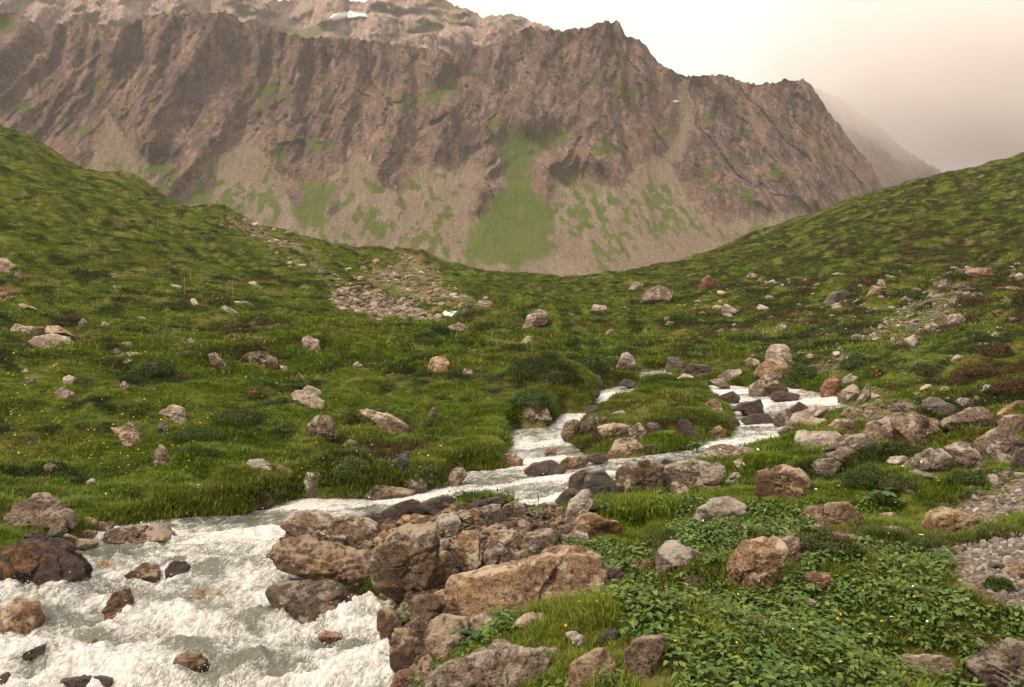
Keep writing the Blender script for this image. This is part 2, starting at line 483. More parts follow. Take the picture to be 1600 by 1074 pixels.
def tone(x, y, bare=None):
    """vegetation mix at a place: r = olive/dry, g = dark dwarf shrub, b = brown heather"""
    u = CX + F * x / y
    dry = sstep(-.15, .40, fbm2(x / 4.5, y / 7, 3, 31))
    sk = -np.tanh(x / 8); shr = sstep(.04, .26, fbm2(x / 1.7 + .45 * sk * y, y / 2.3, 4, 32) + .07 * sstep(1000, 1500, u))
    hea = sstep(.02, .30, fbm2(x / 2.4 + .35 * sk * y, y / 2.6, 4, 33) - .22 + .26 * sstep(850, 1250, u) * sstep(18, 34, y))
    shr = shr * (1 - .4 * sstep(50, 110, y)); hea = hea * (1 - .2 * sstep(50, 110, y))
    fn_ = fbm2(x / .8 + .8 * sk * y, y / 1.1, 3, 34)
    shr = np.clip(shr + fn_ * .6 * (shr > 0.02), 0, 1); hea = np.clip(hea + fn_ * .7 * (hea > 0.02), 0, 1)
    return dry, shr, hea
dry, shr, hea = tone(XF, YF)
cols = np.stack([dry, shr, hea], 1)

m = NT('turf_ground')
tc = m.n('ShaderNodeTexCoord').outputs['Object']
at = m.attr('veg'); sep = m.n('ShaderNodeSeparateColor'); m.l(at.outputs['Color'], sep.inputs[0])
bare_a = m.attr('bare').outputs['Fac']; soil_a = m.attr('soil').outputs['Fac']; wet_a = m.attr('wet').outputs['Fac']
n1 = m.noise(tc, 9, 5, .65); n2 = m.noise(tc, 1.3, 4, .6); n3 = m.noise(tc, 42, 3, .6)
g = m.mix(m.ramp(n1, (.3, 0), (.7, 1)), (0.060, 0.080, 0.010), (0.150, 0.175, 0.018))
g = m.mix(m.math('MULTIPLY', sep.outputs[0], .7), g, (0.150, 0.135, 0.040))
g = m.mix(m.math('MULTIPLY', sep.outputs[1], .75), g, (0.030, 0.042, 0.012))
g = m.mix(m.math('MULTIPLY', sep.outputs[2], .8), g, (0.075, 0.046, 0.020))
st = m.mix(m.ramp(n3, (.35, 0), (.65, 1)), (0.12, 0.090, 0.060), (0.33, 0.265, 0.185))
st = m.mix(m.ramp(n2, (.4, 0), (.7, 1)), st, (0.20, 0.135, 0.075))
bm = m.ramp(m.math('ADD', m.math('MULTIPLY', bare_a, 1.1), m.math('MULTIPLY', m.math('SUBTRACT', n1, .5), 1.1)), (.42, 0), (.62, 1))
c = m.mix(bm, g, st)
c = m.mix(soil_a, c, (0.20, 0.085, 0.045))
c = m.mix(wet_a, c, m.mix(n1, (0.075, 0.048, 0.030), (0.25, 0.165, 0.095)))
bp = m.bump(m.math('ADD', n1, m.math('MULTIPLY', n3, .5)), .8, .05)
M_GROUND = m.done(m.bsdf(c, .9, bp, .15))

co = np.stack([XF, YF, zg], 1)
me = mesh_np('meadow_ground', co, grid_quads(len(GY), len(GA)))
add_color(me, 'veg', cols); add_float(me, 'bare', BARE); add_float(me, 'soil', SOIL)
add_float(me, 'wet', sstep(-.06, .06, sdn))
link('meadow_ground', me, M_GROUND, kind='structure')

# ================================================================== STREAM WATER
wa = np.linspace(-0.80, 0.40, 720); wy = np.geomspace(3.6, 42, 640)
WX = (wa[None, :] * wy[:, None]); WY = np.repeat(wy[:, None], len(wa), 1)
wx, wy_ = WX.ravel(), WY.ravel()
wsd, _ = poly_sdf(wx, wy_, SW, SWB)
wz, drop, ff = water_level(wx, wy_)
wu = CX + F * wx / wy_; wv = VH - F * wz / wy_
nearfac = sstep(13, 9.5, wy_)
flow = np.array([-.35, -1.0])
ux = wx + .35 * wy_
t1 = ridged2(ux / .55 + .5 * noise2(wx, wy_, 41), wy_ / .42, 4, 42, .55)
t2 = fbm2(ux / .15 + .4 * t1, wy_ / .30, 4, 43, .5)
t3 = ridged2(ux / .13, wy_ / .11, 3, 44, .6)
clear = np.zeros(wx.shape)
for (cu, cv, ru, rv, k) in [(325, 915, 55, 34, 1.0), (345, 860, 60, 30, .65), (150, 865, 60, 16, .75), (390, 893, 45, 16, .8), (300, 812, 120, 9, .45), (215, 815, 70, 10, .9),
                            (760, 757, 70, 14, .9), (700, 740, 30, 8, .5), (860, 700, 60, 10, .6), (1010, 722, 80, 9, .95), (1180, 668, 30, 6, .7),
                            (1025, 576, 25, 4, .7), (40, 955, 45, 35, .55), (830, 790, 120, 6, .8), (440, 800, 60, 8, .6), (560, 790, 80, 8, .45), (820, 676, 40, 5, .4), (1140, 670, 40, 5, .7)]:
    clear = np.maximum(clear, k * np.exp(-(((wu - cu) / ru) ** 2 + ((wv - cv) / rv) ** 2) * 1.1))
slope = drop
rough = np.clip(.35 + .65 * nearfac + .6 * slope - .7 * clear, .08, 1)
t0 = fbm2(ux / 1.1 + .4 * t1, wy_ / 1.7, 3, 46); t4 = ridged2(ux / .32 + .5 * t2, wy_ / .55, 3, 47)
foam = .11 - .21 * nearfac + (.66 - .3 * nearfac) * slope + .22 * nearfac + .34 * t1 + .34 * t2 + (.72 + .25 * nearfac) * t0 + .26 * t4 - .62 * clear
shore = sstep(.10, 0, wsd)
wz2 = wz + rough * (.055 * nearfac + .030) * (t1 - .1) + rough * .030 * t2 * (.4 + nearfac) + .006 * t3 * rough - .03
wz2 = wz2 + .10 * fbm2(wx / 1.1, wy_ / .8, 2, 45) * nearfac + .05 * (t4 - .2) * nearfac
rim = .30 * fbm2(wx / 1.6, wy_ / 1.6, 2, 48)
stepf = (wy_ * (1 + .12 * rim) + .25 * wx) / 1.25; sf = stepf - np.floor(stepf)
wz2 = wz2 + nearfac * .11 * (sstep(0, .30, sf) - sf - .1)
foam = foam + nearfac * .28 * (1 - sstep(.25, .6, sf)) - nearfac * .10
# hand-placed bulges where the water runs over drowned boulders
for (bu, bv, br, bh) in [(215, 838, 60, 26), (330, 905, 55, 24), (470, 930, 60, 30), (40, 975, 70, 26), (140, 1010, 40, 18), (290, 1020, 55, 22), (180, 940, 35, 18),
                         (120, 868, 40, 12), (270, 890, 30, 14), (400, 985, 45, 20), (60, 1050, 60, 20), (380, 1060, 60, 22), (550, 1010, 35, 16)]:
    bx, by, bz = cast(bu, bv)
    r = br / F * by
    dd = ((wx - bx) / r) ** 2 + ((wy_ - by) / r) ** 2
    wz2 = wz2 + bh / F * by * np.exp(-dd * 1.6) * .5
    foam = foam + .30 * np.exp(-(((wx - bx) / r) ** 2 + ((wy_ - by + r) / (r * .5)) ** 2)) - .75 * np.exp(-dd * 1.8) * (1 + .8 * t2)
wz2 = wz2 - .16 * (1 - sstep(-.22, .06, wsd))
keep = (wsd > -.30)
q = grid_quads(len(wy), len(wa), keep)
co = np.stack([wx, wy_, wz2], 1)
WATER_Z = wz2.reshape(len(wy), len(wa))
def water_top(x, y):
    a = np.clip(np.interp(np.asarray(x) / np.asarray(y), wa, np.arange(len(wa))).astype(int), 0, len(wa) - 1)
    b = np.clip(np.interp(np.log(y), np.log(wy), np.arange(len(wy))).astype(int), 0, len(wy) - 1)
    return WATER_Z[b, a]
co2, q2, used = compact(co, q)
me = mesh_np('stream_water', co2, q2)
add_float(me, 'foam', foam[used]); add_float(me, 'rapid', np.clip(nearfac + .6 * slope, 0, 1)[used])
m = NT('stream_water')
tc = m.n('ShaderNodeTexCoord').outputs['Object']
mp = m.mapping(m.mapping(tc, (1, 1, 1), (0, 0, .337)), (1.15, .42, .8))
w1 = m.noise(mp, 7, 6, .66, .6); w2 = m.noise(mp, 26, 5, .62, .8); w3 = m.noise(tc, 90, 3, .6)
ridge = m.math('ABSOLUTE', m.math('SUBTRACT', m.noise(mp, 16, 5, .6, 1.2), .5))
lace = m.ramp(ridge, (0.0, 1), (.055, 0))
fo = m.math('ADD', m.attr('foam').outputs['Fac'], m.math('MULTIPLY', m.math('SUBTRACT', w1, .5), 1.7))
fo = m.math('ADD', fo, m.math('MULTIPLY', m.math('SUBTRACT', w2, .5), 1.0))
ridge2 = m.math('ABSOLUTE', m.math('SUBTRACT', m.noise(mp, 34, 4, .6, 1.5), .5))
fo = m.math('ADD', fo, m.math('MULTIPLY', lace, .42))
fo = m.math('ADD', fo, m.math('MULTIPLY', m.ramp(ridge2, (0.0, 1), (.06, 0)), .26))
fo = m.ramp(fo, (.24, 0), (.52, .38), (1.05, 1))
bp = m.bump(m.math('ADD', m.math('MULTIPLY', w1, 1.0), m.math('MULTIPLY', w2, .55)), .55, .05)
bpf = m.bump(m.math('ADD', m.math('ADD', m.math('MULTIPLY', w2, .8), m.math('MULTIPLY', w1, 1.1)), m.math('MULTIPLY', w3, .10)), .75, .05)
foam_s = m.bsdf(m.ramp(w2, (.36, (.52, .50, .45)), (.58, (.78, .77, .74))), .55, bpf, .4)
tr = m.n('ShaderNodeBsdfTransparent'); tr.inputs[0].default_value = (.80, .84, .72, 1)
body = m.bsdf((.43, .45, .35), .15, bp, .5)
mx1 = m.n('ShaderNodeMixShader'); mx1.inputs[0].default_value = .30
m.l(tr.outputs[0], mx1.inputs[1]); m.l(body, mx1.inputs[2])
gl = m.n('ShaderNodeBsdfGlossy'); gl.inputs['Roughness'].default_value = .08; m.l(bp, gl.inputs['Normal'])
fr = m.n('ShaderNodeFresnel'); fr.inputs['IOR'].default_value = 1.33; m.l(bp, fr.inputs['Normal'])
mx2 = m.n('ShaderNodeMixShader'); m.l(fr.outputs[0], mx2.inputs[0]); m.l(mx1.outputs[0], mx2.inputs[1]); m.l(gl.outputs[0], mx2.inputs[2])
mx3 = m.n('ShaderNodeMixShader'); m.l(fo, mx3.inputs[0]); m.l(mx2.outputs[0], mx3.inputs[1]); m.l(foam_s, mx3.inputs[2])
M_WATER = m.done(mx3.outputs[0])
link('stream_water', me, M_WATER, kind='structure')
# spray and froth beads thrown up in the rapid
m = NT('water_spray'); M_SPRAY = m.done(m.bsdf((.86, .86, .82), .35, None, .5))

# ================================================================== MOUNTAINS
RIDGE = np.array([(-900, -40), (-300, 5), (-60, 20), (0, 22), (40, 30), (70, 48), (130, 38), (195, 50), (225, 32), (300, 27), (355, 24), (385, 42), (430, 52), (480, 64), (560, 66),
 (640, 78), (720, 88), (765, 78), (800, 60), (830, 46), (850, 52), (885, 54), (925, 47), (940, 40), (968, 39), (976, 58), (1003, 72), (1010, 82), (1035, 108), (1075, 125), (1130, 122), (1150, 132),
 (1185, 136), (1210, 133), (1238, 128), (1262, 133), (1276, 155), (1300, 190), (1330, 225), (1360, 262), (1375, 290), (1390, 315), (1450, 370), (1600, 430), (2600, 500)], float)
BACK = np.array([(-900, -140), (-200, -60), (0, -20), (60, -14), (200, -10), (380, -8), (400, 2), (440, 6), (520, 2), (560, 9), (600, 6), (640, 0), (662, -5), (690, 3), (715, 16), (735, 22), (755, 33),
 (770, 29), (800, 29), (830, 38), (862, 50), (900, 90), (1000, 170), (1200, 300), (2600, 480)], float)
SIDE = np.array([(-900, 480), (900, 400), (1100, 260), (1200, 170), (1262, 142), (1290, 150), (1325, 165), (1340, 180), (1375, 205), (1400, 228), (1440, 255), (1500, 288), (1600, 330), (2600, 470)], float)

GRASSP = [P('F', s) for s in (
 '780 225 800 208 830 215 850 208 890 203 885 225 842 248 822 268 845 305 862 330 868 390 840 408 800 415 735 408 722 380 745 345 762 325 785 290 788 260',
 '215 262 262 258 278 290 270 318 232 305', '295 298 330 280 350 300 400 288 430 310 442 352 380 345 300 325', '462 330 490 290 530 284 520 320 500 358 470 362',
 '560 255 590 285 612 300 600 322 575 300', '530 320 550 308 590 330 602 372 565 366 540 350', '625 322 645 285 702 268 722 320 700 360 640 352',
 '640 168 660 150 712 124 712 144 662 165', '395 168 440 148 472 134 450 165 420 176 430 192', '1010 300 1030 280 1045 290 1062 340 1052 382 1010 362',
 '-60 22 25 28 20 52 -60 55', '930 95 970 100 965 120 935 112', '960 138 1022 142 1010 160 970 152', '1140 290 1170 300 1180 325 1150 320', '860 320 905 325 925 350 880 355',
 '1110 240 1150 235 1140 262 1110 260', '600 140 628 138 622 165 604 160', '425 45 460 46 500 62 470 66', '1020 40 1021 41 1020 42')]
SPARSE = [0, 1, 1, 0, 1, 1, 2, 0, 1, 2, 0, 1, 1, 1, 1, 1, 1, 1, 1]
SCREEP = [P('F', s) for s in (
 '140 262 168 190 178 188 200 222 225 255 245 330 180 330', '285 320 330 262 365 232 392 226 405 250 442 292 475 380 300 380', '498 400 535 300 556 244 566 246 592 285 625 330 625 400',
 '615 400 640 290 655 262 705 262 735 300 728 400', '840 450 870 400 858 330 872 280 900 270 940 290 985 300 1008 262 1042 232 1058 180 1048 132 1060 132 1078 170 1066 232 1046 262 1060 300 1110 352 1150 388 1200 400 1100 460',
 '150 340 1300 340 1200 470 700 470 300 460', '778 280 800 245 838 235 842 245 805 262 790 300', '640 330 720 262 730 240 750 236 735 290')]

CHUTES = [(P('F', s), w) for s, w in (('1062 130 1076 165 1062 235 1020 275 990 335', 5), ('1045 262 1060 300 1110 352 1130 385', 4), ('560 246 520 285 505 330 500 380', 5),
 ('566 246 592 290 612 340', 4), ('700 180 640 225 600 262 540 275', 3), ('392 215 340 262 300 300', 5), ('400 232 440 292 462 360', 5), ('165 178 185 215 225 262 235 320', 7),
 ('838 212 828 245', 3), ('852 318 872 350 885 400 880 430', 4), ('780 250 735 290 722 330 722 392', 4), ('665 262 640 300 622 380', 3), ('905 220 880 270 860 300', 4),
 ('1000 262 960 330 940 400', 5), ('1040 215 1062 250', 4), ('150 330 155 300', 3), ('1190 290 1220 340', 3), ('610 168 655 158', 3))]
def mountain(name, ridge, y0, y1, vb, amp, seed, ncol, nrow, a_lo, a_hi, mat, kind, power=1.3):
    A = np.linspace(a_lo, a_hi, ncol)
    s = np.linspace(0, 1, nrow)
    u = A * F + CX
    vr = np.interp(u, ridge[:, 0], ridge[:, 1])
    vr = vr + (3.2 * fbm2(u / 26, u * 0 + seed, 4, seed) + 7.0 * np.maximum(0, ridged2(u / 11, u * 0 + 3.3, 3, seed + 3) - .15)) * -1
    UU, S = np.meshgrid(u, s)
    V = vb + (vr[None, :] - vb) * S
    Y = y0 + (y1 - y0) * (1 - (1 - S) ** power)
    X = (UU - CX) / F * Y; Z = (VH - V) / F * Y
    x, y, z, U, Vv, Sf = X.ravel(), Y.ravel(), Z.ravel(), UU.ravel(), V.ravel(), S.ravel()
    wobb = fbm2(x / 22, z / 16, 4, seed + 1)
    if kind == 'front':
        scree = np.zeros(x.shape)
        for p in SCREEP: scree = np.maximum(scree, sstep(-20, 20, poly_sdf(U, Vv, p) + wobb * 22 + 5 * fbm2(x / 8, z / 16, 3, 71)))
        for pl, wd in CHUTES:
            dmin = np.full(x.shape, 1e9)
            for (ax_, ay_), (bx_, by_) in zip(pl[:-1], pl[1:]):
                t = np.clip(((U - ax_) * (bx_ - ax_) + (Vv - ay_) * (by_ - ay_)) / ((bx_ - ax_) ** 2 + (by_ - ay_) ** 2), 0, 1)
                dmin = np.minimum(dmin, np.hypot(U - ax_ - t * (bx_ - ax_), Vv - ay_ - t * (by_ - ay_)) - wd * t * .3)
            scree = np.maximum(scree, .95 * sstep(wd * 1.4, wd * .5, dmin + wobb * 5))
        grass = np.zeros(x.shape)
        gn = fbm2((x + .2 * z) / 8, z / 13, 4, seed + 2)
        for p, sp in zip(GRASSP, SPARSE):
            d = poly_sdf(U, Vv, p)
            w = sstep(-16, 16, d + wobb * 14 + 16 * gn)
            if sp: w = w * sstep(-.10 + .12 * (sp - 1), .12 + .12 * (sp - 1), gn)
            grass = np.maximum(grass, w)
        traced = np.zeros(x.shape)
        for p in SCREEP: traced = np.maximum(traced, sstep(-34, 12, poly_sdf(U, Vv, p)))
        for p, sp in zip(GRASSP, SPARSE):
            if sp != 1: traced = np.maximum(traced, .85 * sstep(-30, 14, poly_sdf(U, Vv, p)))
        traced = np.maximum(traced, .5 * scree)
        grass = np.maximum(grass, .9 * sstep(.22, .42, fbm2(x / 26, z / 20, 4, seed + 9)) * sstep(.05, .3, Sf) * (1 - sstep(.75, 1, Sf)) * (1 - .7 * scree))
        grass = np.maximum(grass, .95 * sstep(-.22, .36, fbm2((x + .15 * z) / 5.5, z / 10, 4, 78) + .5 * fbm2(x / 16, z / 60, 3, 79)) * scree * sstep(-.42, .10, fbm2(x / 45, z / 60, 3, 77)) * (1 - .45 * sstep(.30, .05, Sf)) * sstep(.62, .5, Sf))
    elif kind == 'side':
        line = np.interp(U, [1150, 1290, 1320, 1360, 1400, 1450, 1500, 1700, 2600], [185, 168, 200, 228, 252, 278, 306, 360, 480])
        scree = sstep(-3, 5, Vv - line + wobb * 10); grass = .4 * sstep(.1, .35, fbm2(x / 30, z / 14, 3, 5)) * scree
    else:
        scree = sstep(.0, .35, fbm2(x / 70, z / 40, 3, seed + 5)) * .8; grass = sstep(.18, .4, fbm2(x / 60, z / 40, 3, seed + 6)) * .7
    hard = 1 - .90 * (traced if kind == 'front' else np.clip(scree + .8 * grass, 0, 1))
    xs = x + .35 * z
    wb = fbm2(x / 130, z / 170, 2, seed + 40)
    w1 = .5 * fbm2(x / 60, z / 110, 3, seed + 30); w2 = .5 * fbm2(x / 16, z / 40, 3, seed + 31)
    b = amp * (1.25 * ridged2(xs / 95 + .35 * wb, z / 420 + .3 * wb, 1, seed + 11, .5)
               + .75 * ridged2((x - .12 * z) / 40 + .3 * wb, z / 260, 1, seed + 12)
               + .42 * ridged2((x + .18 * z) / 17 + .4 * w1, z / 120, 1, seed + 41)
               + .20 * ridged2((x - .2 * z) / 8 + .3 * w2, z / 45, 2, seed + 42)
               + .20 * facet2((x + .30 * z) / 18 + w1, (z - .1 * x) / 60 + w1, seed + 13)
               + .12 * facet2((x - .30 * z) / 7.5 + w2, (z + .2 * x) / 26 + w2, seed + 14)
               + .07 * facet2((x + .4 * z) / 3.8 + w2, (z - .3 * x) / 9.5, seed + 15))
    b = b - .45 * amp
    ledge = amp * .05 * ridged2((x + z * .4) / 90, z / 22 + .02 * x, 2, seed + 16, .5)
    big = amp * .9 * fbm2(x / 140, z / 160, 2, seed + 15)
    edge_ = sstep(0, .25, Sf)
    y2 = y - (b * hard + ledge * hard + big * .8) * edge_
    z2 = z * (y2 / y) + hard * amp * (.04 * ridged2(x / 5.5, z / 8, 2, seed + 16) + .05 * fbm2(x / 10, z / 18, 3, seed + 18)) * sstep(0, .1, Sf)
    # low scree: strewn lumps
    z2 = z2 + (1 - hard) * .5 * ridged2(x / 3.5, y / 3.5, 2, seed + 17)
    x2 = x * (y2 / y)
    co = np.stack([x2, y2, z2], 1)
    me = mesh_np(name, co, grid_quads(nrow, ncol))
    tonev = .5 + .5 * fbm2(x / 60, z / 45, 3, seed + 20)
    add_color(me, 'cover', np.stack([grass, scree, tonev], 1))
    o = link(name, me, mat, kind='structure')
    return o

def mountain_mat(name, c_dark, c_mid, c_light, c_scree, c_grass):
    m = NT(name)
    tc = m.n('ShaderNodeTexCoord').outputs['Object']
    cov = m.attr('cover'); sp = m.n('ShaderNodeSeparateColor'); m.l(cov.outputs['Color'], sp.inputs[0])
    st = m.mapping(tc, (1, .22, .34), (.0, .30, 0))
    n1 = m.noise(st, .15, 9, .74, .5); n2 = m.noise(tc, .035, 5, .6); n3 = m.noise(tc, .7, 4, .65); n4 = m.noise(m.mapping(tc, (1, .25, .40), (0, -.45, 0)), .42, 6, .7)
    c = m.ramp(n1, (.30, c_dark), (.50, c_mid), (.72, c_light))
    c = m.mix(m.ramp(n4, (.40, 0), (.58, 1)), m.mix(.5, c, c_dark), c)
    dv = m.n('ShaderNodeVectorMath', operation='MULTIPLY_ADD'); nz = m.n('ShaderNodeTexNoise'); m.l(tc, nz.inputs['Vector']); nz.inputs['Scale'].default_value = .12; nz.inputs['Detail'].default_value = 4
    m.l(nz.outputs['Color'], dv.inputs[0]); dv.inputs[1].default_value = (9, 4, 9); m.l(tc, dv.inputs[2])
    facets = []
    for (sc_, rot_, st_) in ((.17, .35, .35), (.42, -.45, .4)):
        vo = m.n('ShaderNodeTexVoronoi'); m.put(vo.inputs['Vector'], m.mapping(dv.outputs[0], (1, .22, st_), (0, rot_, 0))); vo.inputs['Scale'].default_value = sc_
        sv = m.n('ShaderNodeSeparateColor'); m.l(vo.outputs['Color'], sv.inputs[0]); facets.append(sv.outputs[0])
    c = m.mix(1.0, c, m.ramp(facets[0], (0, .62), (1, 1.45)), 'MULTIPLY'); c = m.mix(1.0, c, m.ramp(facets[1], (0, .66), (1, 1.40)), 'MULTIPLY')
    fis = m.math('MINIMUM', m.math('ABSOLUTE', m.math('SUBTRACT', m.noise(m.mapping(dv.outputs[0], (1, .18, .26), (0, .35, 0)), .24, 5, .6), .5)), m.math('ABSOLUTE', m.math('SUBTRACT', m.noise(m.mapping(dv.outputs[0], (1, .18, .30), (0, -.4, 0)), .34, 5, .6), .5)))
    c = m.mix(m.ramp(fis, (0, .75), (.022, 0)), c, tuple(v * .5 for v in c_dark))
    c = m.mix(m.ramp(n2, (.45, 0), (.7, .6)), c, (c_light[0] * 1.08, c_light[1] * .92, c_light[2] * .72))
    c = m.mix(m.math('MULTIPLY', sp.outputs[2], .25), c, c_mid)
    c = m.mix(1.0, c, m.ramp(m.noise(m.mapping(tc, (1, .35, .6), (0, .4, 0)), 1.1, 4, .75), (.36, .55), (.64, 1.45)), 'MULTIPLY')
    c = m.mix(m.ramp(m.noise(tc, .09, 6, .7), (.60, 0), (.74, .55)), c, (.085, .088, .035))
    sc = m.mix(m.ramp(n3, (.36, 0), (.62, 1)), tuple(v * .48 for v in c_scree), c_scree)
    sc = m.mix(m.ramp(m.noise(tc, .028, 5, .6), (.42, 0), (.60, .7)), sc, tuple(v * w for v, w in zip(c_scree, (.55, .46, .42))))
    sc = m.mix(m.ramp(m.noise(m.mapping(tc, (1, .12, .12), (0, 0, .12)), .22, 5, .65), (.38, .55), (.60, 0)), sc, tuple(v * .55 for v in c_scree))
    sc = m.mix(m.ramp(m.noise(tc, 1.1, 2, .5), (.58, 0), (.66, .9)), sc, tuple(min(1, v * 1.5) for v in c_scree))
    c = m.mix(m.ramp(m.math('ADD', sp.outputs[1], m.math('MULTIPLY', m.math('SUBTRACT', n4, .5), .7)), (.35, 0), (.65, 1)), c, sc)
    gr = m.mix(m.ramp(n3, (.35, 0), (.65, 1)), tuple(v * .55 for v in c_grass), c_grass)
    gr = m.mix(m.ramp(m.noise(tc, .05, 5, .65), (.42, 0), (.66, .6)), gr, (c_grass[0] * 1.5, c_grass[1] * 1.05, c_grass[2] * 2))
    c = m.mix(m.ramp(m.math('ADD', sp.outputs[0], m.math('ADD', m.math('MULTIPLY', m.math('SUBTRACT', n3, .5), 1.3), m.math('MULTIPLY', m.math('SUBTRACT', n4, .5), .9))), (.34, 0), (.70, .92)), c, gr)
    h = m.math('ADD', m.math('MULTIPLY', n1, 4.0), m.math('ADD', m.math('MULTIPLY', n4, 1.6), m.math('MULTIPLY', n3, .5)))
    return m.done(m.bsdf(c, .95, m.bump(h, .85, 2.6), .1))
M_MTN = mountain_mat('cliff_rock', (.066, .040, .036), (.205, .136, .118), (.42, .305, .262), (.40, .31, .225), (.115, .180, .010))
M_MTN2 = mountain_mat('hazed_ridge_rock', (.19, .125, .105), (.42, .31, .265), (.62, .50, .43), (.60, .48, .39), (.16, .18, .04))  # distance haze painted in: rock, scree and grass colours paler than the front cliffs
mountain('mountain', RIDGE, 480, 810, 505, 24, 101, 680, 360, -.62, .66, M_MTN, 'front')
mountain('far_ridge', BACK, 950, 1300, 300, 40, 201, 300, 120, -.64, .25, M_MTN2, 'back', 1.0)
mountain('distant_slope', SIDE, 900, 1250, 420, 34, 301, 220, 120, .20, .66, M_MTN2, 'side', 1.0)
# the ranges go on beyond the frame, coarser
mountain('mountain_flank', RIDGE, 480, 815, 505, 24, 101, 70, 60, -1.15, -.618, M_MTN, 'front')

# snow patches, lying on the rock
m = NT('old_snow'); tc = m.n('ShaderNodeTexCoord').outputs['Object']
M_SNOW = m.done(m.bsdf(m.ramp(m.noise(tc, .2, 4, .6), (.3, (.70, .68, .64)), (.7, (.86, .84, .80))), .6, m.bump(m.noise(tc, .5, 4, .6), .4, .5), .3))
# ================================================================== ROCKS
def outline_radius(poly, c, ang):
    """distance from c to the outline along each angle (photo rows grow downward; angle measured up)"""
    pts = np.array(poly, float) - np.array(c)[None, :]
    pts[:, 1] *= -1
    R = np.zeros(len(ang)); ca, sa = np.cos(ang), np.sin(ang)
    n = len(pts)
    for i in range(n):
        p, q = pts[i], pts[(i + 1) % n]
        e = q - p
        den = ca * e[1] - sa * e[0]
        den = np.where(np.abs(den) < 1e-9, 1e-9, den)
        t = (p[0] * e[1] - p[1] * e[0]) / den
        s = (p[0] * sa - p[1] * ca) / den
        ok = (t > 0) & (s >= -1e-6) & (s <= 1 + 1e-6)
        R = np.where(ok & (t > R), t, R)
    lo = R[R > 0].mean() if (R > 0).any() else 1
    return np.where(R > 0, R, lo * .5)

_ICO = {}
def ico(level):
    if level not in _ICO:
        bm = bmesh.new(); bmesh.ops.create_icosphere(bm, subdivisions=level, radius=1)
        bm.verts.ensure_lookup_table()
        v = np.array([x.co[:] for x in bm.verts]); f = np.array([[w.index for w in x.verts] for x in bm.faces])
        bm.free(); _ICO[level] = (v / np.linalg.norm(v, axis=1)[:, None], f)
    return _ICO[level]

def rock_shape(level, seed, R=None, half=(1, 1, 1), depth=1.0, facets=11, rough=1.0, strata=0.0):
    """R: table of outline radii over 360 directions (m) or None; depth: half thickness (m)"""
    g = np.random.default_rng(seed)
    d, f = ico(level)
    size = (half[0] + half[2]) / 2
    if R is not None:
        th = np.arctan2(d[:, 2], d[:, 0]); k = (th % (2 * math.pi)) / (2 * math.pi) * 360
        k0 = k.astype(int) % 360; t = k - np.floor(k)
        Rt = R[k0] * (1 - t) + R[(k0 + 1) % 360] * t
    else:
        th = np.arctan2(d[:, 2] / half[2], d[:, 0] / half[0])
        Rt = np.hypot(np.cos(th) * half[0], np.sin(th) * half[2]) * 1.0
        c_ = np.hypot(d[:, 0], d[:, 2]) + 1e-9
        Rt = 1 / np.sqrt((d[:, 0] / c_ / half[0]) ** 2 + (d[:, 2] / c_ / half[2]) ** 2)
    c = np.hypot(d[:, 0], d[:, 2]); p_ = 3.3
    r = ((c / Rt) ** p_ + (np.abs(d[:, 1]) / depth) ** p_) ** (-1 / p_)
    P_ = d * r[:, None]
    # slices that leave flat broken faces
    for i in range(facets):
        if R is not None:
            n = np.array([g.normal(0, .30) / half[0], (-abs(g.normal(.9, .3)) if i % 4 else abs(g.normal(.8, .3))) / depth, g.normal(.20, .32) / half[2]])
            fr = g.uniform(.58, .90)
        else:
            n = g.normal(0, 1, 3); fr = g.uniform(.68, .92)
        n /= np.linalg.norm(n)
        sup = (P_ @ n); h = sup.max() * fr
        over = sup - h
        dn = d @ n
        m_ = over > 0
        P_[m_] = d[m_] * (h / dn[m_])[:, None] * .985 + P_[m_] * .015
    # blocks split off along joints: each block sits a little proud or sunk, with its own tilt
    nb = 16 if level >= 6 else 10 if level == 5 else 5
    w_ = P_ + size * .10 * np.stack([fbm3(P_ + 7, 2.2 / size, 2, seed + 8), fbm3(P_ + 19, 2.2 / size, 2, seed + 9), fbm3(P_ + 31, 2.2 / size, 2, seed + 10)], 1)
    sp = P_[g.integers(0, len(P_), nb)] * g.uniform(.8, 1.0, (nb, 1))
    dd_ = ((w_[:, None, :] - sp[None]) ** 2).sum(2); near_i = dd_.argmin(1)
    off_ = g.uniform(-.055, .045, nb)[near_i] * size + ((P_ - sp[near_i]) * (g.normal(0, .13, (nb, 3)))[near_i]).sum(1)
    srt = np.sqrt(np.partition(dd_, 1, axis=1)[:, :2]); gap = np.abs(srt[:, 1] - srt[:, 0])
    off_ = off_ - .030 * size * np.clip(1 - gap / (.05 * size), 0, 1)
    P_ = P_ + d * (np.clip(off_, -.14 * size, .09 * size) * min(1.3, rough))[:, None]
    # rough broken surface
    q = P_ + g.uniform(-50, 50, 3)
    amp = size
    n1 = fbm3(q, 1.6 / size, 3, seed)
    crack = 1 - np.abs(fbm3(q, 2.4 / size, 3, seed + 3)) * 5.0
    det = fbm3(q, 7 / size, 3, seed + 5, .6)
    ax = g.normal(0, 1, 3); ax[2] += 1.2; ax /= np.linalg.norm(ax)
    lay = (q @ ax) / size * 5.5 + n1 * 1.2
    fr_ = lay - np.floor(lay)
    st = np.where(fr_ < .8, fr_ / .8, (1 - fr_) / .2) - .5
    disp = amp * rough * (.058 * n1 - .050 * np.clip(crack, 0, 1) + .050 * det) + amp * strata * .06 * st
    keep = 1.0 - .35 * (c > .92)
    P_ = P_ + d * (disp * keep)[:, None]
    return P_, f, np.clip(.5 + .5 * det, 0, 1)

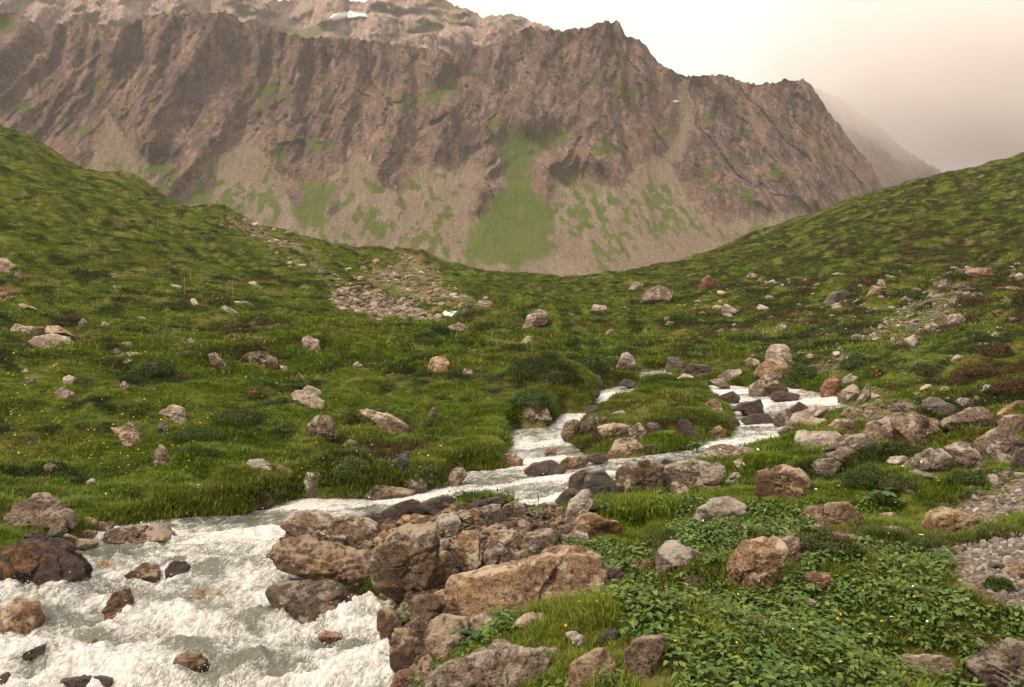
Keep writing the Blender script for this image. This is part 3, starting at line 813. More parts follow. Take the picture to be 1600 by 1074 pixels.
def rock_mat(name, c1, c2, c3, lichen=(.38, .36, .28), lich=.35, rough=.9, spec=.2, ochre=0.0, moss=0.0, dark=.75):
    m = NT(name)
    tc = m.n('ShaderNodeTexCoord').outputs['Object']
    inf = m.n('ShaderNodeObjectInfo')
    off = m.n('ShaderNodeVectorMath', operation='ADD'); m.l(tc, off.inputs[0])
    cx_ = m.n('ShaderNodeCombineXYZ'); m.l(m.math('MULTIPLY', inf.outputs['Random'], 60), cx_.inputs[0]); m.l(m.math('MULTIPLY', inf.outputs['Random'], 37), cx_.inputs[2])
    m.l(cx_.outputs[0], off.inputs[1]); v = off.outputs[0]
    st = m.mapping(v, (1, 1, 2.2), (.5, .25, 0))
    n0 = m.noise(v, 1.6, 4, .6); n1 = m.noise(st, 5, 8, .68, .5); n2 = m.noise(v, 24, 5, .7); n3 = m.noise(v, 75, 3, .7)
    c = m.ramp(n1, (.30, c1), (.50, c2), (.70, c3))
    c = m.mix(m.ramp(n0, (.42, 0), (.62, .55)), c, c1)
    c = m.mix(m.ramp(n2, (.38, dark), (.50, 0)), c, tuple(x * .35 for x in c1))
    fine = m.ramp(n3, (.36, .50), (.64, 1.38))
    c = m.mix(1.0, c, fine, 'MULTIPLY')
    if lich:
        vor = m.n('ShaderNodeTexVoronoi'); m.put(vor.inputs['Vector'], v); vor.inputs['Scale'].default_value = 5.5
        lf = m.math('ADD', m.math('MULTIPLY', m.noise(v, 9, 5, .7), 1.0), m.math('MULTIPLY', m.noise(v, 2.2, 3, .5), .6))
        geo = m.n('ShaderNodeNewGeometry'); sx = m.n('ShaderNodeSeparateXYZ'); m.l(geo.outputs['Normal'], sx.inputs[0])
        lf = m.math('ADD', lf, m.math('MULTIPLY', sx.outputs[2], .10))
        c = m.mix(m.ramp(lf, (.84, 0), (.96, lich * 1.7)), c, lichen)
    if ochre:
        c = m.mix(m.ramp(m.noise(v, 4.5, 5, .65, .6), (.50, 0), (.60, ochre)), c, (.34, .17, .05))
    if moss:
        geo = m.n('ShaderNodeNewGeometry'); sx = m.n('ShaderNodeSeparateXYZ'); m.l(geo.outputs['Normal'], sx.inputs[0])
        mf = m.math('ADD', m.math('MULTIPLY', sx.outputs[2], .5), m.noise(v, 6, 5, .65))
        c = m.mix(m.ramp(mf, (.80, 0), (.92, moss)), c, (.070, .085, .018))
    hsv = m.n('ShaderNodeHueSaturation'); m.l(c, hsv.inputs['Color'])
    m.l(m.math('MULTIPLY_ADD', inf.outputs['Random'], .35, .84), hsv.inputs['Value'])
    m.l(m.math('MULTIPLY_ADD', m.math('FRACT', m.math('MULTIPLY', inf.outputs['Random'], 17.3)), .4, .8), hsv.inputs['Saturation'])
    h = m.math('ADD', m.math('MULTIPLY', n1, 1.4), m.math('ADD', m.math('MULTIPLY', n2, .55), m.math('MULTIPLY', n3, .22)))
    return m.done(m.bsdf(hsv.outputs[0], rough, m.bump(h, 1.0, .055), spec))

RM = {
 'gray':  rock_mat('gray_weathered_rock', (.125, .085, .062), (.26, .188, .138), (.42, .325, .245), (.50, .43, .35), .5),
 'pale':  rock_mat('pale_rock', (.27, .20, .145), (.45, .355, .27), (.62, .52, .41), (.66, .60, .50), .4, dark=.30),
 'tan':   rock_mat('tan_rock', (.16, .098, .058), (.34, .222, .14), (.54, .39, .265), (.60, .50, .36), .45, ochre=.15),
 'brown': rock_mat('brown_rock', (.066, .041, .027), (.18, .115, .075), (.34, .235, .16), (.46, .38, .28), .45, rough=.7, spec=.35, ochre=.25),
 'wet':   rock_mat('wet_rock', (.030, .019, .013), (.085, .054, .038), (.17, .112, .076), lich=0, rough=.32, spec=.5),
 'slate': rock_mat('dark_gray_rock', (.060, .045, .034), (.13, .10, .078), (.22, .18, .145), (.30, .27, .22), .25, rough=.55, spec=.4),
 'moss':  rock_mat('mossy_rock', (.060, .040, .026), (.14, .092, .060), (.26, .19, .13), (.4, .35, .26), .4, moss=.9),
 'red':   rock_mat('reddish_rock', (.14, .060, .040), (.28, .135, .095), (.42, .25, .18), (.5, .4, .3), .3),
 'ochre': rock_mat('ochre_patched_rock', (.030, .018, .014), (.075, .045, .032), (.15, .095, .065), lich=0, rough=.5, spec=.4, ochre=.55),
}
FOOT = []      # footprints, so that no grass grows through a rock
NROCK = [0]
def rock(crop, s, mat, label, name=None, sink=0.0, dy=0.0, thick=None, strata=0.0, rough=1.0, facets=11, group=None, base_ext=.16):
    poly = P(crop, s)
    a = np.array(poly); w = np.ptp(a[:, 0]); h = np.ptp(a[:, 1])
    vb = a[:, 1].max(); bot = a[a[:, 1] > vb - .18 * h]
    ub = (bot[:, 0].mean() + a[:, 0].mean()) / 2
    hx, hy, hz = cast(ub, vb - .04 * h, VIS)
    hy += dy
    # bury the foot: push the lowest outline points down
    mid = (a[:, 1].min() + vb) / 2
    a[:, 1] = np.where(a[:, 1] > mid, a[:, 1] + base_ext * h * (a[:, 1] - mid) / (vb - mid), a[:, 1])
    c = (a.min(0) + a.max(0)) / 2; c[1] = c[1] * .5 + a[:, 1].mean() * .5
    wm, hm = w / F * hy, h / F * hy
    dep = (thick if thick else .42 * (wm * .55 + hm * .75))
    Y = hy + .40 * dep
    k = Y / F
    R = outline_radius([tuple(p) for p in a], c, np.arange(360) * math.pi / 180) * k
    R = (np.roll(R, 2) + np.roll(R, -2) + 2 * R + np.roll(R, 1) + np.roll(R, -1)) / 6 * 1.10
    px = max(w, h)
    level = 6 if px > 88 else 5 if px > 30 else 4 if px > 12 else 3
    NROCK[0] += 1
    P_, f, _ = rock_shape(level, 1000 + NROCK[0] * 7, R, (w * k / 2, 1, h * k / 2), dep, facets, rough, strata)
    name = name or ('boulder' if px > 60 else 'rock' if px > 20 else 'stone')
    cen = np.array([(c[0] - CX) * k, Y, (VH - c[1]) * k - sink])
    # origin at the foot
    foot = P_[:, 2].min()
    P_ = P_ - np.array([0, 0, foot])
    me = mesh_np(name, P_, None, f)
    if level <= 4 or facets > 14: me.polygons.foreach_set('use_smooth', np.zeros(len(f), bool) if level <= 4 else np.ones(len(f), bool))
    o = link(name, me, RM[mat], label=label, category=name, group=group)
    o.location = (cen[0], cen[1], cen[2] + foot)
    FOOT.append((cen[0], cen[1], w * k / 2 * .90, dep * .72))
    return o
def rocks(crop, mat, block, **kw):
    for line in block.strip().splitlines():
        s, lab = line.split('|'); s = s.strip(); kw2 = dict(kw); mt = mat
        if s[0] == '[':
            opts, s = s[1:].split(']'); 
            for t in opts.split():
                k, v = t.split('=')
                if k == 'm': mt = v
                else: kw2[k] = float(v) if k != 'facets' else int(v)
        rock(crop, s, mt, lab.strip(), **kw2)

rocks('C7', 'gray', '''
[strata=.6] 430 1030 470 980 600 940 740 905 870 905 1000 915 1060 950 1085 990 1080 1040 1070 1110 1000 1150 700 1160 430 1150 | broad flat-topped boulder cut by the bottom edge of the photo, crossed by fine cracks
[m=tan] 1085 985 1110 960 1180 915 1230 910 1250 940 1290 960 1300 1000 1290 1040 1200 1070 1130 1110 1085 1100 | blunt tan boulder standing in grass beside the broad flat-topped bottom boulder
1340 1010 1345 920 1370 870 1510 865 1520 890 1480 950 1440 1000 1420 1030 1345 1030 | square-topped gray boulder half hidden by leaves beside the yellow flower
[m=pale] 830 775 860 745 900 730 930 740 975 735 1000 760 960 785 850 795 | low pale white stone in the grass just below the long orange-brown boulder
[m=tan rough=1.1] 540 620 550 590 640 570 680 540 740 530 830 520 900 490 960 475 1010 480 1080 462 1160 480 1200 485 1195 520 1240 560 1275 600 1280 660 1260 710 1150 720 1000 720 850 735 700 750 620 740 570 700 540 660 | long wall-like orange-brown boulder with rust streaks, widest rock of the near bank
[m=brown] 400 830 420 780 470 750 590 760 600 800 590 900 570 940 520 950 440 920 400 880 | chunky brown boulder with a hollow dark face above the broad flat-topped bottom boulder
[m=tan] 600 790 620 755 670 745 710 770 745 820 740 840 640 850 600 835 | tan wedge of rock leaning in grass behind the hollow-faced brown boulder
[m=brown] 165 740 190 720 250 735 280 780 270 830 240 890 200 880 175 830 | upright brown rock at the foam edge above the smooth black rock
[m=brown] 240 810 300 795 375 810 380 850 330 890 250 890 | low brown rock wedged on top of the smooth black rock
[m=wet rough=.5] 235 930 300 880 370 875 400 900 400 960 350 990 270 1000 240 970 | smooth rounded black wet rock at the edge of the white water
[m=red] 240 1040 270 1000 340 985 380 1000 390 1060 300 1095 240 1090 | reddish brown rounded rock below the smooth black rock
[m=brown] 380 990 410 965 430 990 430 1060 390 1070 | narrow brown rock between the reddish rock and the flat-topped bottom boulder
[m=brown rough=1.3] 170 480 210 400 300 345 390 320 430 345 440 400 460 480 475 560 450 610 400 640 330 650 260 610 200 560 175 520 | tall rough gray-brown boulder with a pointed top in the middle of the bank rocks
[m=brown] 340 660 430 650 480 690 470 730 430 770 400 830 350 810 335 740 | knobbly brown rock below the tall rough pointed boulder
[m=tan] 440 640 480 625 530 640 520 665 470 670 | flat tan stone lying under the tall rough pointed boulder
[m=wet] 475 690 500 675 525 700 515 730 480 735 | small dark round stone in the seep left of the long orange-brown boulder
[m=slate] 535 590 545 555 580 545 610 570 560 610 | dark gray stone wedged where the trickle meets the long orange-brown boulder
[m=pale] 530 700 570 690 590 710 560 735 | pale stone washed by the trickle at the foot of the long orange-brown boulder
[m=pale strata=.8] 1045 300 1080 210 1130 160 1170 155 1190 190 1160 250 1110 280 1050 320 | pointed pale gray boulder with slanting layers, leaning beside the orange-tan boulder
[m=tan] 1095 330 1120 290 1170 265 1240 290 1300 300 1310 330 1290 360 1200 375 1110 345 | rounded orange-tan boulder behind the pointed layered boulder
1055 370 1090 345 1150 355 1170 400 1120 415 1065 400 | gray rock in leaves under the rounded orange-tan boulder
[m=slate] 1205 520 1240 500 1300 520 1355 570 1350 600 1280 605 1240 570 | dark slate-gray rock behind the end of the long orange-brown boulder
1490 520 1500 440 1540 400 1600 410 1640 440 1710 455 1680 480 1640 530 1580 560 1500 545 | pale gray blocky boulder among broad leaves, right of the dark slate-gray rock
[m=tan] 1400 520 1420 490 1460 480 1470 520 1440 550 1410 545 | small tan rock in leaves beside the pale gray blocky boulder
1355 515 1380 485 1405 490 1400 540 1370 550 | small gray rock touching the small tan rock in the leaves
[m=pale] 1060 835 1100 820 1160 860 1165 880 1130 890 1070 855 | narrow pale stone lying aslant in the grass
[m=slate] 1200 860 1240 820 1290 815 1310 840 1270 870 | flat dark stone showing in grass between two pale stones
[m=wet rough=.6] 860 60 900 30 990 15 1040 45 1050 70 1000 80 880 75 | smooth black slab breaking the water in mid stream
[m=brown] 1020 40 1060 0 1150 -10 1160 15 1120 40 1060 52 | brown rock behind the smooth black slab in mid stream
[m=wet] 1065 130 1080 90 1130 65 1165 75 1150 120 1100 150 | dark wet rock in the lower cascade, beside the gray rock that splits the spill
[m=slate] 1150 110 1180 80 1230 60 1270 110 1320 150 1320 180 1200 190 1160 155 | gray-brown wedge that splits the spill of the lower cascade
[m=wet] 1000 200 1050 160 1110 145 1170 165 1120 200 1060 215 | low dark slab at the foot of the lower cascade
[m=brown rough=1.6] 1310 80 1350 35 1430 20 1500 45 1520 90 1500 160 1450 185 1350 165 1310 120 | rough pitted reddish-brown boulder beside the lower cascade
[m=ochre] 1480 30 1520 10 1565 15 1560 45 1500 50 | olive-yellow stone on top of the rough pitted boulder
[m=brown] 275 130 290 95 340 70 390 90 400 140 370 165 310 145 | rounded purple-brown rock under the grassy bank at the top of the rapid
[m=brown] 120 175 150 135 230 130 340 160 330 180 200 188 | low flat brown rock under the grassy bank beside the rounded purple-brown rock
[m=brown] 495 90 520 55 570 50 590 80 560 110 500 125 | brown rock at the far side of the clear green pool
[m=brown] 505 50 520 30 560 25 570 50 | small dark brown rock on the bank above the clear green pool
[m=wet] 395 80 430 70 435 130 400 150 | narrow wet rock in the small fall at the head of the rapid
''')
rocks('D3', 'gray', '''
[m=tan] 130 350 160 290 220 275 270 320 285 350 250 380 140 385 | rounded tan rock between the double stacked slabs and the tall pointed boulder
[m=tan] 175 260 210 215 260 220 290 240 280 290 200 285 | small tan rock directly behind the rounded tan rock by the stacked slabs
[m=tan] 255 270 310 245 350 265 330 315 290 330 255 320 | orange-yellow rounded stone behind the tall pointed boulder
[m=wet strata=.6] 195 115 300 70 430 25 490 35 540 75 585 105 560 130 450 155 330 190 240 155 | dark wedge-shaped slab at the waterline, leftmost of the two long wet slabs
[m=wet strata=.6] 530 50 600 15 700 -20 780 -10 820 20 800 70 720 100 600 115 570 90 | dark purple-brown slab at the waterline with an arched top
[m=wet] 50 155 110 125 180 130 210 180 180 205 100 180 | small dark stone at the water edge behind the stacked slabs
[m=tan] 325 200 380 150 470 140 560 150 570 185 480 200 430 225 350 230 | bright orange-tan flat rock in front of the dark wedge slab
[m=pale] 650 180 700 140 780 125 830 160 845 210 810 250 730 262 680 220 | pale cracked round rock with grass at its foot, among the bank rocks
[m=wet] 800 100 830 50 960 40 990 75 900 95 | low dark wet rock next to the arched waterline slab
[m=tan] 830 120 870 95 960 90 1000 120 1005 205 960 195 860 160 | blocky tan rock beside the long pale slab
[strata=.5] 980 90 1100 55 1190 50 1210 85 1110 130 1040 180 1000 110 | long pale gray slab resting among the bank rocks
[m=slate] 1060 175 1100 120 1190 95 1250 180 1240 200 1100 195 | triangular dark gray slab leaning on the long pale slab
[m=brown] 1220 140 1200 70 1300 25 1370 50 1390 110 1340 150 1260 155 | rounded brown rock at the far end of the bank rocks near the clear pool
[m=wet] 960 25 1150 -10 1210 15 1200 40 1000 75 | low wet brown slab at the pool edge behind the long pale slab
720 260 800 262 815 300 740 322 | small gray stone below the pale cracked round rock
640 390 660 360 740 350 765 385 740 430 650 465 | pale-topped gray stone beside the tall pointed boulder
[m=brown] 660 490 700 450 780 430 825 460 835 540 810 605 740 605 680 560 | brown rounded rock wedged between the tall pointed boulder and the rust-stained upright one
[m=tan rough=1.2] 820 330 860 280 950 275 1000 330 1010 450 1000 560 970 650 920 650 880 590 830 450 | upright rust-stained boulder with the trickle running past it
960 300 1080 280 1130 312 1090 355 1000 355 | flat wet gray rock capping the trickle
1060 430 1130 350 1200 390 1290 490 1305 575 1180 600 1060 585 1030 500 | slanting gray-brown boulder behind the long orange-brown boulder
[m=tan] 1105 290 1150 265 1300 280 1380 320 1370 375 1280 430 1200 390 1140 340 | low tan-brown rock with a pale rim behind the slanting gray-brown boulder
1370 380 1400 320 1470 260 1590 260 1650 340 1630 430 1450 445 1390 425 | smooth-faced gray boulder with leaves at its foot, behind the long orange-brown boulder
[m=brown] 1300 445 1390 420 1470 500 1440 545 1310 565 | dark brown rock below the smooth-faced gray boulder
[m=tan] 1030 275 1150 210 1230 215 1240 265 1130 275 | tan rock in grass behind the rust-rimmed low rock
[m=pale] 1330 215 1340 170 1430 200 1440 235 1360 245 | cream-coloured stone beside the small upper trickle
[m=brown] 1370 265 1500 180 1540 190 1530 240 1430 280 | gray-brown slanting stone next to the cream-coloured stone
[m=slate] 1240 205 1330 190 1320 245 1250 245 | dark wet stone at the top of the trickle
[m=tan] 700 600 760 590 830 620 810 720 740 740 690 690 | mottled brown rock behind the flat tan stone in the seep
[m=brown] 1580 300 1640 270 1720 330 1750 400 1690 390 | slim brown rock behind the smooth-faced gray boulder
''')
rocks('F', 'gray', '''
[m=brown strata=.7] 430 866 445 855 475 845 505 841 533 858 560 872 583 896 600 912 601 922 585 931 555 932 530 920 500 902 470 890 435 880 | long dark brown boulder overhanging the rapid, lower of two stacked slabs
[strata=.8] 441 840 450 820 465 806 500 806 515 817 540 812 575 812 591 822 590 842 570 854 545 857 520 847 490 842 460 847 | lichen-gray slab resting on the long dark brown boulder over the rapid
563 856 570 846 578 850 580 860 570 864 | small round gray stone propped under the lichen-gray slab
''')
rocks('C6', 'brown', '''
[m=gray rough=1.2] 1425 120 1435 75 1480 75 1510 100 1505 160 1470 185 1440 170 | upright gray rock at the bend where the rapid leaves the grassy bank
[m=moss] 1140 165 1200 150 1265 170 1270 215 1210 240 1150 215 | mossy dark rock under the overhanging turf of the far bank
[m=wet] 1255 180 1270 140 1320 135 1345 170 1300 198 | wet brown rock beside the mossy dark rock under the turf
[m=gray] 1160 30 1180 5 1220 5 1260 40 1280 70 1230 65 | pale gray slanting rock in grass above the far bank, larger of a touching pair
[m=tan] 1290 50 1310 35 1370 70 1370 98 1320 82 | tan-gray stone at the end of the slanting rock above the far bank
[m=gray] 200 45 230 25 260 45 275 70 230 78 | small gray stone in the meadow above the big rounded boulder
[m=pale] 400 115 425 92 448 115 440 138 410 132 | small white stone in the meadow near white flowers
[m=gray rough=.8] 50 270 70 220 130 190 200 180 260 210 310 260 320 310 260 335 170 345 90 335 55 300 | big rounded gray-brown boulder on the grassy shore of the rapid
[m=wet] 110 375 130 345 190 345 215 380 190 405 120 402 | black-brown rock tucked under the big rounded shore boulder
[m=slate] 215 360 235 325 275 325 300 350 260 382 225 382 | dark gray rock beside the black-brown rock under the shore boulder
[m=tan] 350 310 390 282 440 295 440 318 380 328 | smooth light tan stone on the shore at the head of the shallow water
10 440 80 390 105 400 90 440 40 468 | brown wedge behind the ochre-patched boulder
[m=ochre rough=1.1] -100 500 0 470 40 440 100 405 200 410 270 440 330 500 355 545 340 590 270 625 150 635 0 630 -100 640 | big dark boulder with ochre patches at the edge of the rapid
200 405 240 380 300 395 280 425 220 428 | brown stone in shallow water behind the ochre-patched boulder
[m=tan] 260 378 300 360 350 380 300 402 | small tan stone touching the brown stone in the shallows
300 402 350 385 430 395 440 412 370 428 | flat brown stone lying at the waterline of the shallows
[m=tan] 355 372 400 335 440 350 430 385 370 388 | tan-brown rock beside the smooth light tan shore stone
430 325 460 300 530 310 500 345 440 348 | low brown rock at the edge of the water sheet near the grass
[sink=.05] 470 370 520 325 620 300 720 295 780 345 780 395 700 405 600 405 520 405 | broad brown boulder under a thin sheet of running water
[m=brown rough=.9 sink=.10] 1240 595 1290 560 1400 550 1480 540 1560 560 1620 620 1640 700 1600 770 1500 800 1420 800 1340 745 1290 695 | large wet brown boulder with ochre flank that parts the white water
[m=wet sink=.03] 775 515 800 480 860 480 880 520 850 575 790 575 | dark boulder poking through the foam below the clear water
[sink=.04] 490 690 530 620 580 610 605 670 590 735 540 750 500 725 | brown rock standing alone in the middle of the foam
[m=wet] 70 965 110 920 200 890 235 920 210 970 120 1005 75 988 | dark brown angular rock in the foam near the photo corner
[sink=.06] 330 885 370 840 450 830 510 860 490 905 400 920 | foam-laced brown rock near the centre of the rapid
[sink=.06 m=wet] 250 1035 300 1010 400 1000 500 1010 490 1065 300 1075 | drowned dark rock showing through foam at the very bottom of the rapid
[sink=.05 m=tan] -60 760 0 690 80 640 160 650 170 740 140 825 60 845 0 810 | tan boulder under falling foam below the ochre-patched boulder
[sink=.06] 800 965 830 900 900 890 950 930 930 995 850 1025 | brown rock veiled by foam below the parting boulder
[m=red] 1490 842 1530 815 1590 840 1560 868 1510 862 | small red-brown rock beside the base of the parting boulder
[m=wet] -30 1040 20 1020 40 1060 0 1100 | wet rock cut by the photo edge in the foam
[m=tan sink=.07] 1100 535 1160 500 1240 530 1220 575 1140 575 | yellowish drowned rock beneath green water by the stacked slabs
[m=tan sink=.07] 400 475 460 450 550 460 570 490 500 515 420 505 | orange drowned rock below the water sheet
[m=tan sink=.10] 880 625 950 580 1040 600 1050 680 960 715 890 695 | large orange drowned rock seen through the clear green water
[sink=.06] 590 525 660 480 730 480 740 540 680 575 610 565 | brown drowned rock netted with foam behind the clear green water
''')
rocks('D1', 'gray', '''
[strata=.4] 100 860 130 780 200 750 350 730 450 740 500 770 520 815 480 855 350 860 250 870 120 905 | long rounded gray-brown boulder on the near bank behind the pale pyramid-like rock
190 905 230 855 280 880 350 930 350 975 280 955 210 935 | gray rock with a pale crest in front of the long rounded boulder
[m=tan] 380 925 410 880 500 880 505 920 470 945 400 940 | small square tan rock in the grass behind the big pale slanting boulder
540 855 580 800 620 795 640 830 630 865 570 875 | small upright gray rock in grass beside the double-humped crumbly brown boulder
[m=pale strata=.8] 585 732 600 705 640 720 690 770 680 782 620 768 | small slanting pale rock below the flat streamside slab
[strata=.6] 405 695 440 645 520 632 700 650 710 680 670 702 560 722 470 727 410 717 | flat gray-brown slab on the bank right under the white chute
[rough=1.5 m=brown] 735 880 760 800 820 780 850 800 880 760 950 742 1010 760 1050 830 1050 890 1000 935 850 960 760 965 735 925 | double-humped crumbly brown boulder in the grass
[strata=1] 1090 762 1130 720 1210 700 1250 740 1240 805 1160 825 1110 792 | layered gray rock ending the slanting chain of three rocks
[strata=1] 1175 692 1250 650 1300 640 1390 680 1370 702 1300 722 1210 702 | thin layered gray rock in the middle of the slanting chain of three rocks
[strata=.6] 1140 650 1230 610 1310 570 1400 560 1465 610 1470 662 1420 672 1300 645 1200 662 | long gray-brown ridge of rock heading the slanting chain of three rocks
[m=pale] 980 590 1010 545 1100 530 1190 530 1245 570 1240 602 1150 622 1050 632 990 612 | bright cream boulder with brown flecks beside the far channel
[m=pale] 1025 485 1060 455 1150 460 1180 490 1160 522 1050 522 | pale mottled rock with a red-flowered tuft at its side
1180 505 1230 470 1320 470 1345 520 1330 562 1280 572 1220 542 | gray rock with white crust next to the pale mottled rock
[m=pale] 950 485 980 430 1100 385 1180 390 1130 450 1020 475 960 522 | pale sloping slab running up from the far channel
[rough=.7 m=tan] 735 180 760 90 830 72 890 90 920 140 945 170 920 235 880 245 780 225 | large smooth tan-gray boulder standing over the far channel
[m=brown] 700 255 760 215 800 180 850 200 870 240 920 270 900 305 820 315 740 305 705 305 | dark brown boulder at the foot of the large smooth tan-gray boulder
[m=wet] 830 305 870 285 950 300 1015 320 1000 348 900 348 830 335 | flat wet rock in the water beside the dark brown boulder
[m=wet] 500 325 570 285 620 320 600 362 520 348 | black triangular rock in the far channel, highest of the rocks in its white water
[m=wet] 570 398 640 360 700 355 740 335 765 380 760 435 680 435 640 408 | dark rock with a raised horn in the middle of the far channel
[m=wet rough=.8] 640 445 700 425 790 430 825 462 810 485 700 490 650 475 | black rock under the horned rock with foam all round
[m=brown] 845 478 870 420 930 400 960 440 950 495 870 500 | squat purple-brown rock at the side of the far channel
[m=wet] 930 405 1000 360 1050 390 1055 412 980 435 | smooth dark dome behind the squat purple-brown rock
[m=tan] 415 375 450 340 500 350 520 400 500 435 440 405 | rounded tan-brown rock at the edge of the grassy island
[m=wet] 560 485 590 440 630 490 600 505 | small pointed wet rock near the lower lip of the far channel
[m=wet strata=.5] 240 495 265 460 320 490 370 560 385 605 330 605 260 565 245 545 | black slanting slab at the tip of the grassy island
[m=brown] 435 545 500 505 545 530 530 562 460 575 | wet brown rock where the island meets the white chute
[m=wet] 500 445 530 430 550 470 530 485 | dark little rock hidden by the island edge
[m=red] 1130 300 1160 230 1220 200 1260 215 1240 275 1170 315 1130 322 | red-brown slanting boulder at the outer bank of the far channel
[m=brown] 1250 305 1310 260 1370 240 1400 280 1390 332 1320 360 1260 355 | rounded olive-gray boulder next to the red-brown slanting boulder
[m=pale] 1260 205 1320 180 1370 200 1350 245 1270 250 | pale gray ribbed block behind the olive-gray boulder
[strata=.6] 1330 375 1390 310 1410 260 1440 270 1440 320 1390 362 1340 385 | thin gray slab rising beside the olive-gray boulder
[m=pale] 1435 315 1460 300 1510 320 1470 348 | cream stone beside the thin rising slab
[m=tan] 1270 435 1280 400 1350 390 1400 420 1370 450 1300 450 | light tan stone in the dry grass above the pale mottled rock
1400 435 1430 415 1450 440 1420 458 | small dark gray stone next to the light tan stone in dry grass
[m=slate] 165 145 185 80 230 75 270 110 275 162 200 172 | purple-gray rounded boulder at the top pool
[m=wet] 260 170 320 115 400 120 450 170 430 192 330 185 | dark low boulder beside the purple-gray one at the top pool
[m=pale] 235 205 270 180 320 180 345 205 300 218 | pale flat stone at the top corner of the grassy island
[m=wet] 345 195 390 172 440 190 450 218 380 218 | dark stone at the start of the far channel
[m=brown] 430 218 500 200 560 250 550 268 470 245 | dark slanting rock at the start of the far channel under the bank
495 195 540 150 620 135 640 160 590 205 530 228 | gray-brown boulder on the bank between top pool and far channel
645 115 680 80 740 85 740 122 690 138 | gray rock just uphill of the large smooth boulder
690 68 710 52 730 65 715 82 | little round gray stone on the gray rock uphill of the large smooth boulder
[m=slate] 865 542 900 515 945 520 940 558 880 562 | dark gray rock at the pool below the far channel
[m=pale] 795 75 800 40 830 0 870 -20 910 0 945 50 945 110 925 145 880 120 800 92 | upright pale gray boulder behind the large smooth tan-gray one
[m=brown] 940 160 975 155 985 200 950 215 | brown rock between the large smooth boulder and the green bush
''')
rocks('D2', 'gray', '''
[rough=.8] -10 620 60 540 180 490 290 445 340 460 330 560 320 620 270 700 150 722 30 705 -10 680 | wide gray boulder with a long sloping back, paired with a taller one
[rough=.9] 325 520 345 450 400 432 480 440 560 455 620 490 660 560 700 620 735 690 740 740 640 800 520 792 450 740 400 650 340 590 | tallest gray boulder of the pair above the right bank grass
[m=tan] 600 500 660 460 720 475 780 540 800 622 760 652 700 622 660 560 | tan-gray rock leaning on the tallest gray boulder
[facets=13] 440 955 500 890 600 830 700 750 760 760 850 840 900 900 900 985 820 1025 700 995 580 965 470 985 | wedge-shaped tan-gray boulder with a dark undercut, alongside a domed one
840 785 900 730 960 705 1040 740 1130 810 1160 870 1190 925 1100 945 1000 995 900 975 880 885 | domed gray boulder behind the undercut wedge-shaped boulder
[strata=.6 rough=1.3] 1150 710 1250 650 1310 560 1370 545 1460 600 1540 680 1600 720 1650 800 1480 890 1380 890 1300 880 1260 935 1200 885 1160 785 | huge cracked gray outcrop boulder at the edge of the photo
1365 525 1430 470 1530 445 1640 450 1700 520 1640 600 1540 625 1450 572 1390 552 | gray block perched behind the huge cracked outcrop boulder
[m=brown] 1480 905 1540 800 1620 770 1700 800 1700 960 1550 995 1490 975 | gray-brown block under the huge cracked outcrop boulder
790 525 850 460 960 430 1100 365 1190 380 1240 450 1280 535 1200 562 1100 595 950 560 820 555 | broad gray boulder with a peaked back in the grass above the domed boulder
[m=tan] 1360 425 1450 370 1560 310 1700 320 1700 400 1600 450 1440 475 1380 485 | rusty tan slab rising to the photo edge above the outcrop
[rough=.7 m=slate] 540 385 600 310 680 270 760 270 820 320 900 350 940 390 850 425 700 415 580 405 | low smooth dark gray boulder like a whale back
[m=pale] 560 183 610 145 670 135 680 160 600 192 | oval white stone in the grass above the whale-back boulder
[m=pale] 1165 193 1220 140 1280 135 1290 160 1200 208 | oval white stone near the brown heather by the photo edge
735 208 780 165 840 160 860 202 | gray stone in a row of half-buried stones above the whale-back boulder
930 305 980 265 1060 270 1100 320 1060 352 960 343 | gray rock with cream top behind the broad peaked boulder
[m=pale] 1090 283 1130 250 1180 270 1160 297 | white stone beside the cream-topped gray rock
[m=pale] 480 223 530 205 565 220 540 238 | cream stone beside the dark hollow above the whale-back boulder
[m=slate] 285 393 360 350 410 390 370 412 | dark purple-gray stone in dry grass left of the whale-back boulder
50 483 110 440 180 455 210 475 130 493 | gray stone behind the wide sloping-backed boulder
[m=tan] 660 433 700 415 750 440 700 453 | small tan stone in front of the whale-back boulder
[m=pale] 240 900 300 860 400 855 480 890 470 930 260 915 | half-buried cream-rimmed rock in front of the paired gray boulders
[m=brown] 470 1010 560 1000 700 1040 760 1080 640 1090 500 1050 | low red-brown slab in grass under the undercut wedge-shaped boulder
[m=tan] 1040 970 1100 920 1150 920 1140 950 1070 975 | small tan stone between the domed boulder and the outcrop
''')
